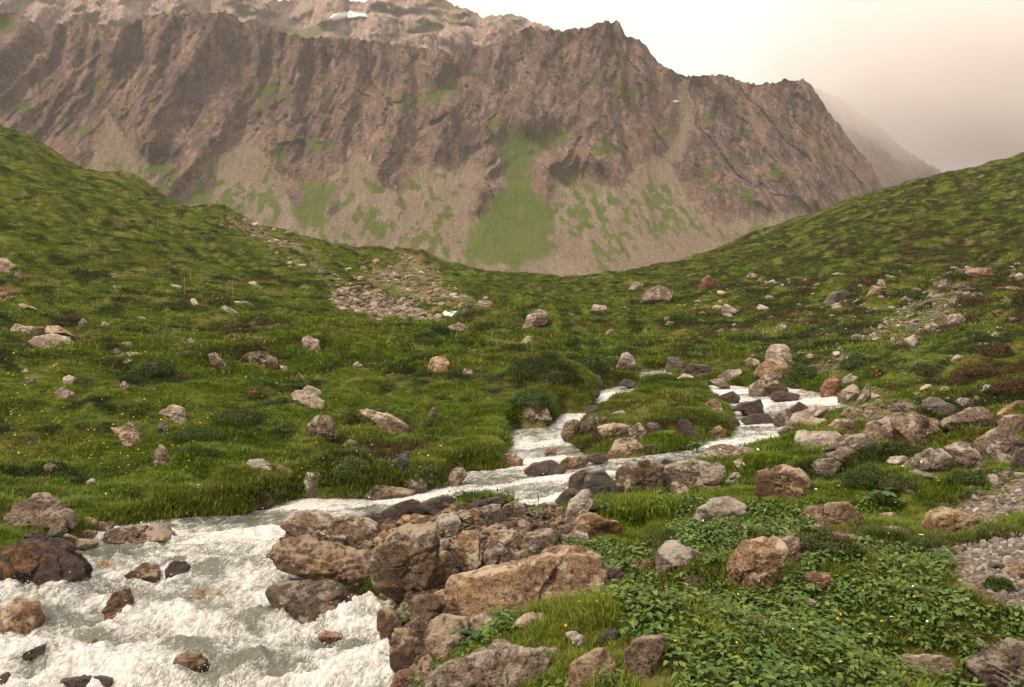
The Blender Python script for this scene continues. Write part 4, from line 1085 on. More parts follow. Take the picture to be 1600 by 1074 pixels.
rocks('C8', 'gray', '''
[m=pale strata=.4] 50 315 90 240 150 200 220 195 290 230 300 262 270 292 200 275 170 295 110 310 60 325 | big pale slanting boulder like a pitched roof among the broad leaves
[m=tan rough=1.2] 580 262 610 225 660 225 670 240 720 215 780 225 830 275 830 312 760 332 680 322 600 302 | twin-humped tan-gray boulder with a vertical cleft
[m=pale] 570 343 600 315 660 315 665 345 610 358 | pale cracked rock under the twin-humped boulder
[m=red] 680 363 740 355 830 370 840 402 740 392 | low reddish flat rock beside the pale cracked rock
[m=tan strata=.5 rough=1.1] 185 600 230 530 290 450 340 390 440 380 480 420 470 480 440 535 380 590 280 620 | tall leaning tan boulder rising from the broad leaves
[m=brown rough=1.3] 450 405 520 365 560 390 560 450 490 500 455 472 | gray-brown rock joined to the back of the tall leaning tan boulder
[m=brown rough=1.7] 560 592 590 545 640 535 690 560 700 602 660 645 600 645 | crumbly dark brown rock in the leaves below the brown-green shrub
[m=pale] 565 683 600 660 635 680 600 702 | small cream stone under the crumbly dark brown rock
780 653 790 620 850 620 850 652 810 668 | small pinkish gray stone in the leaves right of the crumbly brown rock
[m=pale rough=.7] 1005 995 1030 950 1130 935 1220 915 1270 960 1290 1000 1200 1028 1080 1032 1030 1025 | smooth pale beige boulder in the leaves with a red stalk in front
[m=brown strata=1.6] 1370 990 1440 950 1540 890 1620 880 1700 900 1700 1100 1500 1110 1380 1090 1390 1020 | dark laminated boulder cut by the photo corner
[m=pale] 1360 883 1390 850 1430 870 1420 902 1380 898 | pale stone in leaves between the beige boulder and the laminated one
[m=tan rough=.8] 1145 325 1190 260 1260 245 1350 265 1400 290 1370 312 1310 328 1280 358 1190 360 | smooth light orange boulder at the border of the gravel
[m=tan] 930 333 980 322 1050 330 1070 350 1010 375 950 365 | flat tan rock in grass between the twin-humped and the light orange boulder
910 278 960 255 1010 260 1010 288 940 293 | flat gray rock in grass above the flat tan rock
[m=pale] 1425 133 1435 85 1470 80 1500 110 1490 138 | upright pale stone beside the dark green mound bush
[m=slate rough=.6] 1105 518 1130 495 1170 510 1170 542 1130 548 | rounded blue-gray stone at the edge of the gravel
[m=tan] 1500 545 1530 510 1640 510 1640 560 1540 566 | broad orange-tan rock lying in the gravel
[m=pale] 1530 695 1560 670 1600 690 1590 722 1540 718 | white-pink stone at the lower end of the gravel
[m=slate] 1440 515 1470 490 1520 500 1500 533 | dark gray flat stone in the gravel next to the broad orange-tan rock
1020 303 1040 290 1060 305 1040 320 | small gray stone in grass right of the flat gray rock
[m=tan] 1270 428 1300 412 1325 425 1300 442 | small tan stone in the grassy strip between the gravel beds
[m=brown] 1040 150 1075 145 1100 165 1060 172 | small brown stone in grass under the dark mound bush
[m=brown] 0 575 60 555 115 580 105 615 20 620 | brown rock sunk in leaves under the pale gray blocky boulder
''')
rocks('C3', 'gray', '''
[rough=.8 m=pale] 150 405 170 380 240 368 300 385 340 420 320 443 200 443 | largest pale gray boulder in the flowery meadow
[m=tan] 225 333 270 330 330 365 350 380 280 378 230 362 | tan-gray slab behind the largest pale meadow boulder
65 353 80 320 120 330 200 335 200 368 130 378 | gray rock beside the tan-gray slab behind the meadow boulder
[m=gray] 255 643 290 620 340 645 350 667 290 673 | gray stone in the flowery meadow, lower of two stones in line
[m=tan] 100 543 120 530 145 552 120 558 | small tan stone in the meadow near the photo edge
120 573 160 575 165 597 130 603 | small gray stone just below the small tan meadow stone
[m=pale] 295 573 320 560 350 575 345 603 300 598 | white-topped stone above the gray stone in the flowery meadow
[m=pale] 625 293 660 285 700 298 680 307 | flat white stone at the foot of the hillside
[m=tan] 780 363 820 370 855 392 810 388 | flat tan stone below the flat white stone of the hillside foot
865 408 890 387 925 407 900 420 | gray stone near pink flowers in the upper meadow
[m=pale] 570 498 600 480 620 490 590 507 | white stone beside two low brown rocks in the meadow
545 468 600 450 680 460 620 482 | long low gray rock behind the white meadow stone
[m=brown] 510 453 540 435 575 450 550 468 | low brown rock next to the long low gray rock
555 603 580 590 605 612 580 628 | gray-pink stone in the middle of the left meadow
[m=brown] 690 495 720 490 750 530 740 563 700 545 | brown rock wrapped in a dark green tussock
[m=brown] 985 468 1010 460 1060 510 1085 542 1040 533 1000 503 | narrow slanting brown rock by orange flowers
[m=moss] 1135 473 1170 450 1230 445 1290 480 1310 522 1250 518 1180 503 | long mossy gray boulder on the meadow rise
[m=tan] 1310 513 1330 510 1355 535 1340 548 | small tan stone at the end of the long mossy boulder
[m=tan] 1415 388 1440 370 1490 400 1500 430 1480 465 1440 465 1420 425 | tan boulder with a shaded top set in the grassy knoll
[m=pale strata=.7] 1370 655 1400 635 1450 640 1520 685 1520 725 1440 710 1380 685 | pale streaked boulder, lower of the pair split apart in the meadow
[m=pale] 1415 627 1440 605 1500 635 1520 667 1470 655 | pale top boulder of the pair split apart in the meadow
[rough=1.2] 1445 792 1480 752 1540 750 1565 790 1560 842 1520 866 1465 845 | speckled gray boulder standing just below the split pale pair
[m=pale] 745 742 800 700 850 720 860 760 880 797 820 772 790 742 | pale arched rock over a darker one in the meadow
[m=slate] 725 793 760 775 790 800 780 853 740 853 | dark gray rock under the pale arched rock
[m=tan] 510 813 550 815 580 805 640 840 680 870 670 898 610 885 560 845 | yellowish tan rock with lichen in the lower meadow
580 793 610 780 645 810 620 822 | gray stone behind the yellowish tan rock
[m=brown] 725 943 740 885 770 910 795 960 780 985 735 980 | narrow pointed brown-gray rock in the lower meadow
[m=pale] 1270 603 1300 590 1310 607 1285 612 | small white stone beside the split pale pair
[m=tan] 85 228 105 225 140 235 175 250 140 258 | tan stones sliver below the bare reddish soil
[m=tan] -20 40 0 20 30 10 75 50 60 72 0 68 | tan-brown boulder on the hillside at the photo edge
75 85 100 65 110 100 90 122 | gray stone below the tan-brown hillside boulder
[m=pale strata=1] 1030 255 1050 230 1120 265 1040 274 | pale slanting slab at the foot of the fence
1090 213 1160 215 1210 247 1150 240 | long gray slab just behind the pale slanting slab
[m=pale] 890 203 910 200 940 235 910 238 | small pale slab near the single fence stake
[m=pale] 1305 258 1330 260 1325 272 1310 270 | tiny white stone past the long gray slab
370 313 390 290 415 320 400 347 375 344 | gray rock with flowers behind the largest meadow boulder
475 328 490 307 515 325 500 342 | small gray stone between dark tussocks of the upper meadow
505 83 540 80 570 110 540 108 | gray stone on the steep hillside
[m=tan] 530 138 570 150 560 168 540 160 | tan stone just below the gray stone of the steep hillside
[m=pale] 805 133 850 145 840 162 810 158 | pale gray stone in the dark gully of the hillside
[m=brown] 1395 548 1430 565 1445 597 1410 578 | brown-gray sliver of rock above the split pale pair
[m=pale] 1160 125 1185 118 1212 133 1190 140 | cream stone on the green slope behind the fence
[m=gray] 575 410 600 400 625 415 600 428 | faint gray stone in the upper meadow turf
[m=brown] 125 870 145 845 165 870 150 890 | low brown stone hidden in lower meadow grass
[m=tan] 855 935 875 925 895 940 870 958 | small tan stone in lower meadow grass
[m=pale] 590 985 615 975 635 990 610 1003 | pinkish flat stone just above the far bank turf
''')
rocks('C4', 'gray', '''
[m=tan strata=.6] 65 722 110 718 220 745 310 790 312 825 250 828 200 795 130 755 | long tan-gray slab tilted like a ramp in the meadow
160 773 200 780 255 833 200 838 | gray wedge under the ramp-like slab
[m=tan rough=.9] 410 525 430 470 470 462 505 500 505 548 450 554 415 548 | pale tan squarish boulder in a hollow of the knoll
[m=gray] 565 548 590 520 625 550 600 563 | small gray stone right of the squarish tan boulder
[m=pale] 5 888 40 865 85 875 50 898 | cream flat stone in the grass over the rapid bend
[m=brown] 500 335 550 315 610 335 600 358 530 353 | low brown-gray rock on the grassy crest
[strata=.9] 855 332 880 280 920 255 960 270 980 300 940 322 890 327 | gray-brown boulder with slanting ribs on the open slope
[m=pale] 835 408 880 372 910 402 900 415 | cream triangular stone below the ribbed boulder
[rough=.8] 1415 205 1430 165 1490 142 1560 170 1540 205 1490 225 1430 230 | broad gray boulder highest on the slope before the pass
[m=pale] 1175 255 1185 228 1245 225 1240 250 1200 263 | pale gray stone on the slope between the ribbed and the broad gray boulder
1350 153 1380 120 1415 135 1400 163 | gray stone just uphill of the broad gray boulder
[m=tan] 630 243 650 212 700 215 710 235 660 248 | tan-gray rock beside the snow-white stream glimpse
[m=moss] 565 263 580 225 620 230 625 268 | dark mossy rock beside the tan-gray one at the stream glimpse
[m=tan] 1240 383 1250 350 1275 340 1270 372 | upright orange-tan stone on the open slope
[m=pale] 975 388 985 370 998 390 | little cream stone on the open slope near the triangular stone
1520 323 1535 305 1560 312 1550 337 | gray round stone on the slope above the top pool
[m=brown] 410 745 430 710 450 740 440 773 | thin brown rock in meadow shade near the ramp-like slab
[m=pale] 1470 468 1490 457 1500 472 | tiny pale stone over the top pool
55 513 70 495 100 515 80 528 | gray stone on the flank of the knoll
[m=slate strata=.8] 240 1005 250 960 290 920 320 930 315 970 270 1015 245 1025 | pointed slate-gray rock with white veins near the mossy mound
[m=brown] 1035 835 1060 780 1100 765 1135 800 1130 865 1060 870 | dark brown boulder at the side of the stepped falls
[m=wet] 1120 773 1150 745 1180 760 1140 793 | black stone between falls and island
[m=wet] 1150 743 1165 700 1210 700 1190 743 | wet stone at the tip of the upper fall
[m=moss] 1130 803 1170 755 1240 755 1250 790 1200 833 1150 843 | mossy flat rock on the island side of the stepped falls
[m=tan] 1210 803 1270 785 1350 800 1330 853 1230 853 | tan-gray rock half buried in the island turf
1345 803 1400 790 1430 830 1410 873 1370 863 | rounded gray stone in the island turf
[m=brown strata=.5] 1250 935 1290 870 1350 850 1400 880 1460 935 1340 945 1260 940 | gray-brown rock pile top at the foot of the island
[m=wet] 1420 903 1470 885 1510 915 1440 928 | wet stone at the water below the island
[m=pale] 1265 743 1310 725 1350 740 1300 753 | pale flat stone on top of the island
[m=slate] 1175 593 1180 560 1210 560 1225 600 1200 618 | dark gray rock under the bank of the upper fall
[m=wet] 1305 605 1330 580 1380 590 1380 618 | wet flat rock at the head of the upper fall
[m=wet] 1160 665 1180 630 1215 640 1200 668 | brown wet stone inside the upper fall
1290 525 1320 460 1345 455 1375 490 1380 528 1330 535 | pointed gray boulder at the near side of the top pool
[m=wet] 760 833 775 810 795 820 790 838 | small wet stone in the stepped falls by the turf
[m=brown sink=.03] 730 980 750 930 800 920 845 950 840 990 780 990 | brown rounded boulder at the bank below the stepped falls
[m=wet] 1150 955 1170 930 1230 930 1250 955 1200 973 | purple-brown stone behind the mid-stream slab
[m=slate] 1440 793 1480 770 1500 820 1460 833 | slate stone on the far shoulder of the island
[m=tan sink=.05] 950 915 970 890 1010 895 1000 930 | orange stone under the shallow water below the falls
[m=moss] 845 770 850 700 900 680 960 700 980 760 940 795 880 792 | dark mossy block under the overhanging bank beside the falls
''')
rocks('C5', 'gray', '''
[m=red] 85 155 90 110 125 90 140 130 110 172 | reddish boulder on the far slope near the pass
300 98 325 70 350 90 330 112 | gray stone in dark shrubs near the pass
190 255 205 228 240 240 270 265 220 292 200 284 | gray boulder standing in the slope above the top pool
[m=pale] 345 243 370 225 405 245 370 258 | pale tan stone uphill of the large smooth streamside boulder
[m=pale] 435 338 460 312 490 330 460 347 | bright cream stone on the open slope above the upright boulder
[m=slate strata=.8] 665 218 700 180 750 162 790 180 760 208 720 222 | slate-gray leaning slab on the right slope
[strata=.8] 670 245 720 222 750 217 720 243 | thin gray slab directly under the slate-gray leaning slab
910 148 920 108 945 115 955 152 | upright gray stone at the top of the scree tongue
[m=tan] 855 195 880 165 900 140 945 155 930 177 900 182 | tan stone beside the upright stone topping the scree tongue
1195 143 1220 115 1280 100 1260 140 1210 158 | gray slab at the head of the scree heap
[m=red] 1325 83 1360 45 1370 60 1450 60 1450 90 1400 105 1340 98 | red-tan flat boulder on the slope crest with a peg-like top
[m=tan] 1220 93 1260 72 1320 75 1290 95 | flat tan slab touching the red-tan flat boulder
[rough=.8] 1240 303 1260 278 1300 275 1320 300 1290 328 1250 323 | round gray boulder at the lower edge of the scree heap
1190 293 1210 272 1240 290 1230 312 1200 313 | gray rock just uphill of the round gray boulder
[m=gray] 1135 343 1160 310 1210 315 1200 347 1150 358 | brown-gray rock below the round gray boulder
[m=pale] 1560 93 1580 80 1610 100 1570 118 | pale stone on the upper slope at the photo edge
[m=tan] 1505 153 1550 140 1610 155 1550 163 | long flat tan slab on the upper slope at the photo edge
[m=pale] 1255 493 1290 465 1315 475 1280 498 | pale stone in heather right of the scree
[m=pale] 1320 553 1350 530 1380 528 1350 553 | pale pink slab in the grass between heather clumps
[m=pale] 975 403 985 380 998 385 995 403 | white stone in the middle of the scree
[m=pale] 1045 395 1090 370 1100 400 1070 428 | pale pink rock at the lower part of the scree
[m=pale] 160 353 190 335 210 345 175 360 | pale stone above the top pool boulders
530 473 550 450 580 460 560 477 | gray stone right of the upright pale boulder
[m=pale] 580 473 600 460 620 475 600 480 | cream stone right of the upright pale boulder
490 133 505 110 525 110 505 137 | gray stone high on the right slope
[m=pale] 1445 378 1470 360 1500 370 1470 387 | faint pale stone on the right slope past the scree
[m=red] 1450 262 1480 255 1510 280 1480 288 | reddish stones sliver right of the scree heap
[m=pale] 1490 495 1525 482 1560 485 1520 497 | long white stone on brown heather
[m=tan] 690 85 730 80 770 90 730 95 | cream sliver of rock high on the right slope
[m=tan] 60 465 80 455 105 465 80 475 | cream stone in turf behind the top pool
[m=gray] 1200 245 1220 222 1250 235 1235 255 | gray scree block below the slab at the head of the heap
1245 215 1270 190 1300 200 1290 225 1260 232 | brown-gray scree block at the heap's edge
[m=gray] 1150 190 1170 165 1200 175 1190 200 1160 205 | pointed scree block on the left side of the heap
[m=tan] 1060 285 1080 265 1105 275 1090 290 | tan scree block in the middle of the tongue
[m=brown] 1280 175 1300 160 1315 185 1295 200 | dark scree block topping the heap
[m=gray] 860 285 880 275 890 290 870 298 | gray stone in the upper scree tongue
''')

# the stony tongues, gravel bars and stream bed between the named rocks: uncountable
def stone_variants(n, seed, mats):
    out = []
    for i in range(n):
        g = np.random.default_rng(seed + i)
        hx = g.uniform(.8, 1.25); hy = g.uniform(.7, 1.0); hz = g.uniform(.45, .8)
        P_, f, _ = rock_shape(3, seed + i, None, (hx, 1, hz), hy, 7, .9, 0)
        me = mesh_np('stone_shape', P_, None, f, smooth=False)
        me.materials.append(mats[i % len(mats)])
        out.append(me)
    return out
def pebble_mat():
    m = NT('loose_stone')
    a = m.attr('tint', 'INSTANCER'); tc = m.n('ShaderNodeTexCoord').outputs['Object']
    n = m.noise(tc, 2.5, 4, .7)
    c = m.mix(1.0, a.outputs['Color'], m.ramp(n, (.3, .55), (.7, 1.25)), 'MULTIPLY')
    return m.done(m.bsdf(c, .85, m.bump(n, .6, .1), .2))
M_PEB = pebble_mat()

def scatter(name, pts, rot, scale, idx, tint, shapes, kind='stuff', parent_label=None):
    """one object that instances small shapes at computed points"""
    hid = bpy.data.collections.new(name + '_shapes')
    for i, me in enumerate(shapes):
        o = bpy.data.objects.new('%s_shape_%02d' % (name, i), me); hid.objects.link(o)
    me = bpy.data.meshes.new(name); n = len(pts)
    me.vertices.add(n); me.vertices.foreach_set('co', np.asarray(pts, np.float32).ravel())
    a = me.attributes.new('rot', 'FLOAT_VECTOR', 'POINT'); a.data.foreach_set('vector', np.asarray(rot, np.float32).ravel())
    a = me.attributes.new('size', 'FLOAT_VECTOR', 'POINT'); a.data.foreach_set('vector', np.asarray(scale, np.float32).ravel())
    a = me.attributes.new('pick', 'INT', 'POINT'); a.data.foreach_set('value', np.asarray(idx, np.int32))
    add_color(me, 'tint', tint)
    o = link(name, me, None, kind=kind)
    ng = bpy.data.node_groups.new(name, 'GeometryNodeTree')
    ng.interface.new_socket('Geometry', in_out='INPUT', socket_type='NodeSocketGeometry')
    ng.interface.new_socket('Geometry', in_out='OUTPUT', socket_type='NodeSocketGeometry')
    N, L = ng.nodes, ng.links
    gi = N.new('NodeGroupInput'); go = N.new('NodeGroupOutput')
    ci = N.new('GeometryNodeCollectionInfo'); ci.inputs['Collection'].default_value = hid
    ci.inputs['Separate Children'].default_value = True; ci.inputs['Reset Children'].default_value = True
    ip = N.new('GeometryNodeInstanceOnPoints'); ip.inputs['Pick Instance'].default_value = True
    def at(nm, t):
        x = N.new('GeometryNodeInputNamedAttribute'); x.data_type = t; x.inputs['Name'].default_value = nm
        return x.outputs['Attribute']
    L.new(gi.outputs[0], ip.inputs['Points']); L.new(ci.outputs[0], ip.inputs['Instance'])
    L.new(at('pick', 'INT'), ip.inputs['Instance Index'])
    e2r = N.new('FunctionNodeEulerToRotation'); L.new(at('rot', 'FLOAT_VECTOR'), e2r.inputs[0]); L.new(e2r.outputs[0], ip.inputs['Rotation'])
    L.new(at('size', 'FLOAT_VECTOR'), ip.inputs['Scale'])
    L.new(ip.outputs[0], go.inputs[0])
    md = o.modifiers.new('scatter', 'NODES'); md.node_group = ng
    return o

SHAPES = stone_variants(10, 500, [M_PEB])
def bar_points(poly, n, g):
    W_ = [cast(u, v)[:2] for u, v in poly]; a = np.array(W_)
    x = g.uniform(a[:, 0].min(), a[:, 0].max(), n); y = g.uniform(a[:, 1].min(), a[:, 1].max(), n)
    ok = poly_sdf(x, y, W_) > -.05; return x[ok], y[ok]
def bare_at(x, y): return _lookup(BAREG, x, y)
def random_ground(n, y0, y1, amax=.62, g=rng, power=0.0):
    """points spread over the ground, density falling with distance like (1/y)^power"""
    t = g.uniform(0, 1, n)
    e = 2.0 - power
    y = (y0 ** e + t * (y1 ** e - y0 ** e)) ** (1 / e) if abs(e) > 1e-6 else y0 * (y1 / y0) ** t
    return g.uniform(-amax, amax, n) * y, y
def clear_of_rocks(x, y, grow=1.0):
    ok = np.ones(len(x), bool)
    for (cx, cy, rx, ry) in FOOT:
        m = (np.abs(x - cx) < rx * grow) & (np.abs(y - cy) < ry * grow)
        if m.any():
            i = np.nonzero(m)[0]
            ok[i[((x[i] - cx) / (rx * grow)) ** 2 + ((y[i] - cy) / (ry * grow)) ** 2 < 1]] = False
    return ok

x, y = random_ground(420000, 4.2, 120, .60, rng, 1.75)
b = bare_at(x, y); sd = _lookup(SDG, x, y)
ok = (rng.uniform(0, 1, len(x)) < b ** 1.3 * .50) & (sd < .25)
x, y, b = x[ok], y[ok], b[ok]
gx_, gy_ = [], []
for k_, n_pb in ((4, 9000), (5, 7000), (0, 3500), (3, 2600)):
    a_, b_2 = bar_points(SCREE[k_][1], n_pb, rng); keep_ = clear_of_rocks(a_, b_2, .9) & (np.abs(a_ / b_2) < .66); gx_.append(a_[keep_]); gy_.append(b_2[keep_])
for poly_, n_pb in ((P('F', '1040 470 1200 440 1600 415 1640 740 1280 640 1150 560'), 3200), (P('F', '380 345 560 395 760 470 600 500 420 400'), 700), (P('F', '0 480 600 500 760 560 740 740 0 790'), 110),
                    (P('F', '840 440 1100 430 1100 560 880 560'), 90), (P('F', '1260 640 1600 640 1600 830 1180 800'), 450)):
    a_, b_2 = bar_points(poly_, n_pb, rng); k2_ = (sstep(-.35, .35, fbm2(a_ / 3, b_2 / 5, 3, 93)) > rng.uniform(0, 1, len(a_))) & clear_of_rocks(a_, b_2, .95) & (_lookup(SDG, a_, b_2) < 0)
    gx_.append(a_[k2_]); gy_.append(b_2[k2_])
x = np.concatenate([x] + gx_); y = np.concatenate([y] + gy_)
pxs = rng.lognormal(math.log(3.6), .50, len(x)); pxs = np.clip(pxs, 1.6, 13)
u = CX + F * x / y; v = VH - F * ground(x, y) / y
inbed = poly_sdf(u, v, SCREE[6][1]) > -5
rub = poly_sdf(u, v, SCREE[0][1]) > 0
pxs[-len(np.concatenate(gx_)):] = np.clip(rng.lognormal(math.log(5.2), .55, len(np.concatenate(gx_))), 2, 15)
pxs = np.where(inbed, pxs * 1.5, np.where(rub, pxs * .9, pxs))
sz = pxs / F * y * .5
ti = rng.uniform(0, 1, len(x)); base_c = np.array([[.24, .175, .13], [.36, .28, .21], [.50, .42, .33], [.34, .21, .12], [.16, .12, .10], [.27, .16, .12]])
kk = rng.choice(6, len(x), p=[.28, .26, .16, .12, .10, .08])
tint = base_c[kk] * (.7 + .5 * ti[:, None])
v_far = (u > 1180) & (v > 400); tint[v_far] = (tint[v_far] * .55 + tint[v_far].mean(1, keepdims=True) * .45) * 1.25
tint[inbed] = np.array([[.13, .085, .055]]) * (.5 + 1.0 * ti[inbed, None])
tint[rub] = np.array([[.31, .25, .185]]) * (.35 + 1.1 * ti[rub, None])
z = ground(x, y) + sz * .15
S = np.stack([sz * rng.uniform(.7, 1.3, len(x)), sz * rng.uniform(.7, 1.3, len(x)), sz * rng.uniform(.6, 1.1, len(x))], 1)
scatter('loose_stones', np.stack([x, y, z], 1), np.stack([rng.normal(0, .3, len(x)), rng.normal(0, .3, len(x)), rng.uniform(0, 6.3, len(x))], 1), S, rng.integers(0, len(SHAPES), len(x)), tint, SHAPES)
print('loose stones', len(x), 'rocks', NROCK[0])
# ================================================================== VEGETATION
def leaf_mat(name, trans=.25, rough=.6):
    m = NT(name)
    a = m.attr('tint', 'INSTANCER'); rnd = m.attr('shade').outputs['Fac']
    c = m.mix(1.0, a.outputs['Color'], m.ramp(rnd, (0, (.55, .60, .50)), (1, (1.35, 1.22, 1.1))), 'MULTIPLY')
    p = m.n('ShaderNodeBsdfPrincipled'); m.l(c, p.inputs['Base Color']); p.inputs['Roughness'].default_value = rough; p.inputs['Specular IOR Level'].default_value = .25
    t = m.n('ShaderNodeBsdfTranslucent'); m.l(c, t.inputs[0])
    x = m.n('ShaderNodeMixShader'); x.inputs[0].default_value = trans; m.l(p.outputs[0], x.inputs[1]); m.l(t.outputs[0], x.inputs[2])
    return m.done(x.outputs[0])
M_BLADE = leaf_mat('grass_blade')
M_LEAF = leaf_mat('broad_leaf', .2, .5)

def tuft(seed, n, rad, h, w, lean, seg=3):
    g = np.random.default_rng(seed); co = []; qd = []; sh = []
    for i in range(n):
        a = g.uniform(0, 6.283); r = rad * math.sqrt(g.uniform(0, 1)); bx, by = r * math.cos(a), r * math.sin(a)
        hh = h * g.uniform(.45, 1.0); d = g.uniform(0, 6.283) if g.uniform() < .45 else a; ln = lean * g.uniform(.3, 1.2) * hh
        px, py = -math.sin(d), math.cos(d); ww = w * g.uniform(.6, 1.3); b0 = len(co); s0 = g.uniform(0, 1)
        for k in range(seg + 1):
            t = k / seg; q = t * t * ln; zz = hh * (t - .28 * t * t * min(1, lean)); wd = ww * (1 - t ** 1.6) * .5 + .0004
            co += [(bx + math.cos(d) * q - px * wd, by + math.sin(d) * q - py * wd, zz - .01), (bx + math.cos(d) * q + px * wd, by + math.sin(d) * q + py * wd, zz - .01)]
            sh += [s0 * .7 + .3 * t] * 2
        for k in range(seg):
            j = b0 + 2 * k; qd.append((j, j + 1, j + 3, j + 2))
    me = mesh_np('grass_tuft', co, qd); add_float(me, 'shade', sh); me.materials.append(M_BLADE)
    return me
NEAR_T = [tuft(10 + i, 36, .075, .088, .0055, .75) for i in range(5)]
MID_T = [tuft(30 + i, 46, .17, .072, .011, .8, 2) for i in range(5)]
FAR_T = [tuft(50 + i, 48, .48, .16, .040, .8, 2) for i in range(5)]
SHR_T = []
def cushion(seed, n, rad, h, lw):
    """low woody cushion: many tiny leaves through a dome"""
    g = np.random.default_rng(seed); co = []; qd = []; sh = []
    for i in range(n):
        v = g.normal(0, 1, 3); v[2] = abs(v[2]); v /= np.linalg.norm(v); r = g.uniform(.55, 1.05)
        c = v * r * np.array([rad, rad, h]); nrm = v + g.normal(0, .6, 3); nrm /= np.linalg.norm(nrm)
        t = np.cross(nrm, g.normal(0, 1, 3)); t /= np.linalg.norm(t); b = np.cross(nrm, t); L = lw * g.uniform(.6, 1.3); b0 = len(co)
        co += [tuple(c - t * L), tuple(c - b * L * .4), tuple(c + t * L), tuple(c + b * L * .4)]; sh += [g.uniform(0, 1)] * 4
        qd.append((b0, b0 + 1, b0 + 2, b0 + 3))
    me = mesh_np('shrub_cushion', co, qd); add_float(me, 'shade', sh); me.materials.append(M_BLADE)
    return me
CUSH = [cushion(70 + i, 170, .32, .20, .035) for i in range(4)]

GREEN = np.array([.102, .165, .013]); BRIGHT = np.array([.172, .246, .018]); DRYC = np.array([.215, .200, .036])
DARK = np.array([.026, .038, .008]); BROWN = np.array([.085, .050, .022]); STRAW = np.array([.24, .20, .10])
def veg_colour(x, y, g):
    dry, shr, hea = tone(x, y)
    n = .5 + .5 * fbm2(x / .9, y / 1.1, 3, 61)
    c = GREEN + (BRIGHT - GREEN) * n[:, None]
    c = c + (DRYC - c) * (dry * .45)[:, None]
    c = c + (DARK - c) * (shr * .72)[:, None]
    c = c + (BROWN - c) * (hea * .58)[:, None]
    st = g.uniform(0, 1, len(x)) < .035
    c[st] = STRAW
    return c * g.uniform(.75, 1.25, (len(x), 1)), shr, hea

def lay_grass(name, n, y0, y1, shapes, power, smin, smax, maxbare=.42, amax=.60, sdmin=-1e9):
    g = np.random.default_rng(hash(name) % 1000 if False else len(name) * 31 + n % 97)
    x, y = random_ground(n, y0, y1, amax, g, power)
    sd = _lookup(SDG, x, y); b = bare_at(x, y)
    u = CX + F * x / y; v = VH - F * ground(x, y) / y
    ok = (sd < -.02) & (sd > sdmin) & (g.uniform(0, 1, len(x)) > b * 1.55) & clear_of_rocks(x, y, .96)
    ok &= ~((poly_sdf(u, v, SCREE[6][1]) > -2))
    if y0 < 5:
        ok &= ~((poly_sdf(u, v, P('F', '985 960 1070 930 1200 935 1240 900 1330 905 1400 880 1480 930 1560 960 1680 960 1700 1130 960 1130 960 1000')) > 0) & (g.uniform(0, 1, len(x)) < .45))
    x, y = x[ok], y[ok]
    c, shr, hea = veg_colour(x, y, g)
    s = g.uniform(smin, smax, len(x)) * (.72 + .5 * sstep(-.3, .4, fbm2(x / .6, y / .6, 2, 62)))
    s = s * (1 - .25 * hea)
    z = ground(x, y)
    rot = np.stack([g.normal(0, .12, len(x)), g.normal(0, .12, len(x)), g.uniform(0, 6.3, len(x))], 1)
    scatter(name, np.stack([x, y, z], 1), rot, np.stack([s, s, s * g.uniform(.7, 1.15, len(x))], 1), g.integers(0, len(shapes), len(x)), c, shapes)
    return len(x)
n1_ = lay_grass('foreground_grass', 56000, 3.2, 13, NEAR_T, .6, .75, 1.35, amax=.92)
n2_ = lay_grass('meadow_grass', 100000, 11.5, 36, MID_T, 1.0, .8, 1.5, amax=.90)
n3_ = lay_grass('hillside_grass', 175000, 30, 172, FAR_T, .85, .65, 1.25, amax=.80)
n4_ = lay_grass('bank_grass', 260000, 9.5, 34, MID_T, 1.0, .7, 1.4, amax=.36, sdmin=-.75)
# dwarf shrub cushions: alpenrose, juniper, heather: a mat over the slopes
g = np.random.default_rng(91)
x, y = random_ground(165000, 9, 150, .82, g, 1.15)
dry_, shr_, hea_ = tone(x, y)
sd = _lookup(SDG, x, y); b = bare_at(x, y)
ok = (sd < -.25) & (b < .3) & (g.uniform(0, 1, len(x)) < .95 * np.maximum(shr_ * .9, hea_) ** 1.4) & clear_of_rocks(x, y, 1.0)
x, y, shr_, hea_ = x[ok], y[ok], shr_[ok], hea_[ok]
s = g.uniform(.5, 1.1, len(x)) * (.55 + .45 * sstep(10, 40, y)) * (1 + .5 * sstep(50, 110, y))
pick_b = g.uniform(0, 1, len(x)) < hea_ * .9
c = np.where(pick_b[:, None], np.array([[.088, .046, .020]]), np.array([[.036, .056, .012]])) * g.uniform(.65, 1.35, (len(x), 1))
red = g.uniform(0, 1, len(x)) < .004
c[red] = (.30, .06, .04)
z = ground(x, y) - .03
scatter('dwarf_shrub_mat', np.stack([x, y, z], 1), np.stack([g.normal(0, .15, len(x)), g.normal(0, .15, len(x)), g.uniform(0, 6.3, len(x))], 1),
        np.stack([s * 1.2, s, s * .85], 1), g.integers(0, 4, len(x)), c, CUSH)
print('grass', n1_, n2_, n3_, 'cushions', len(x))

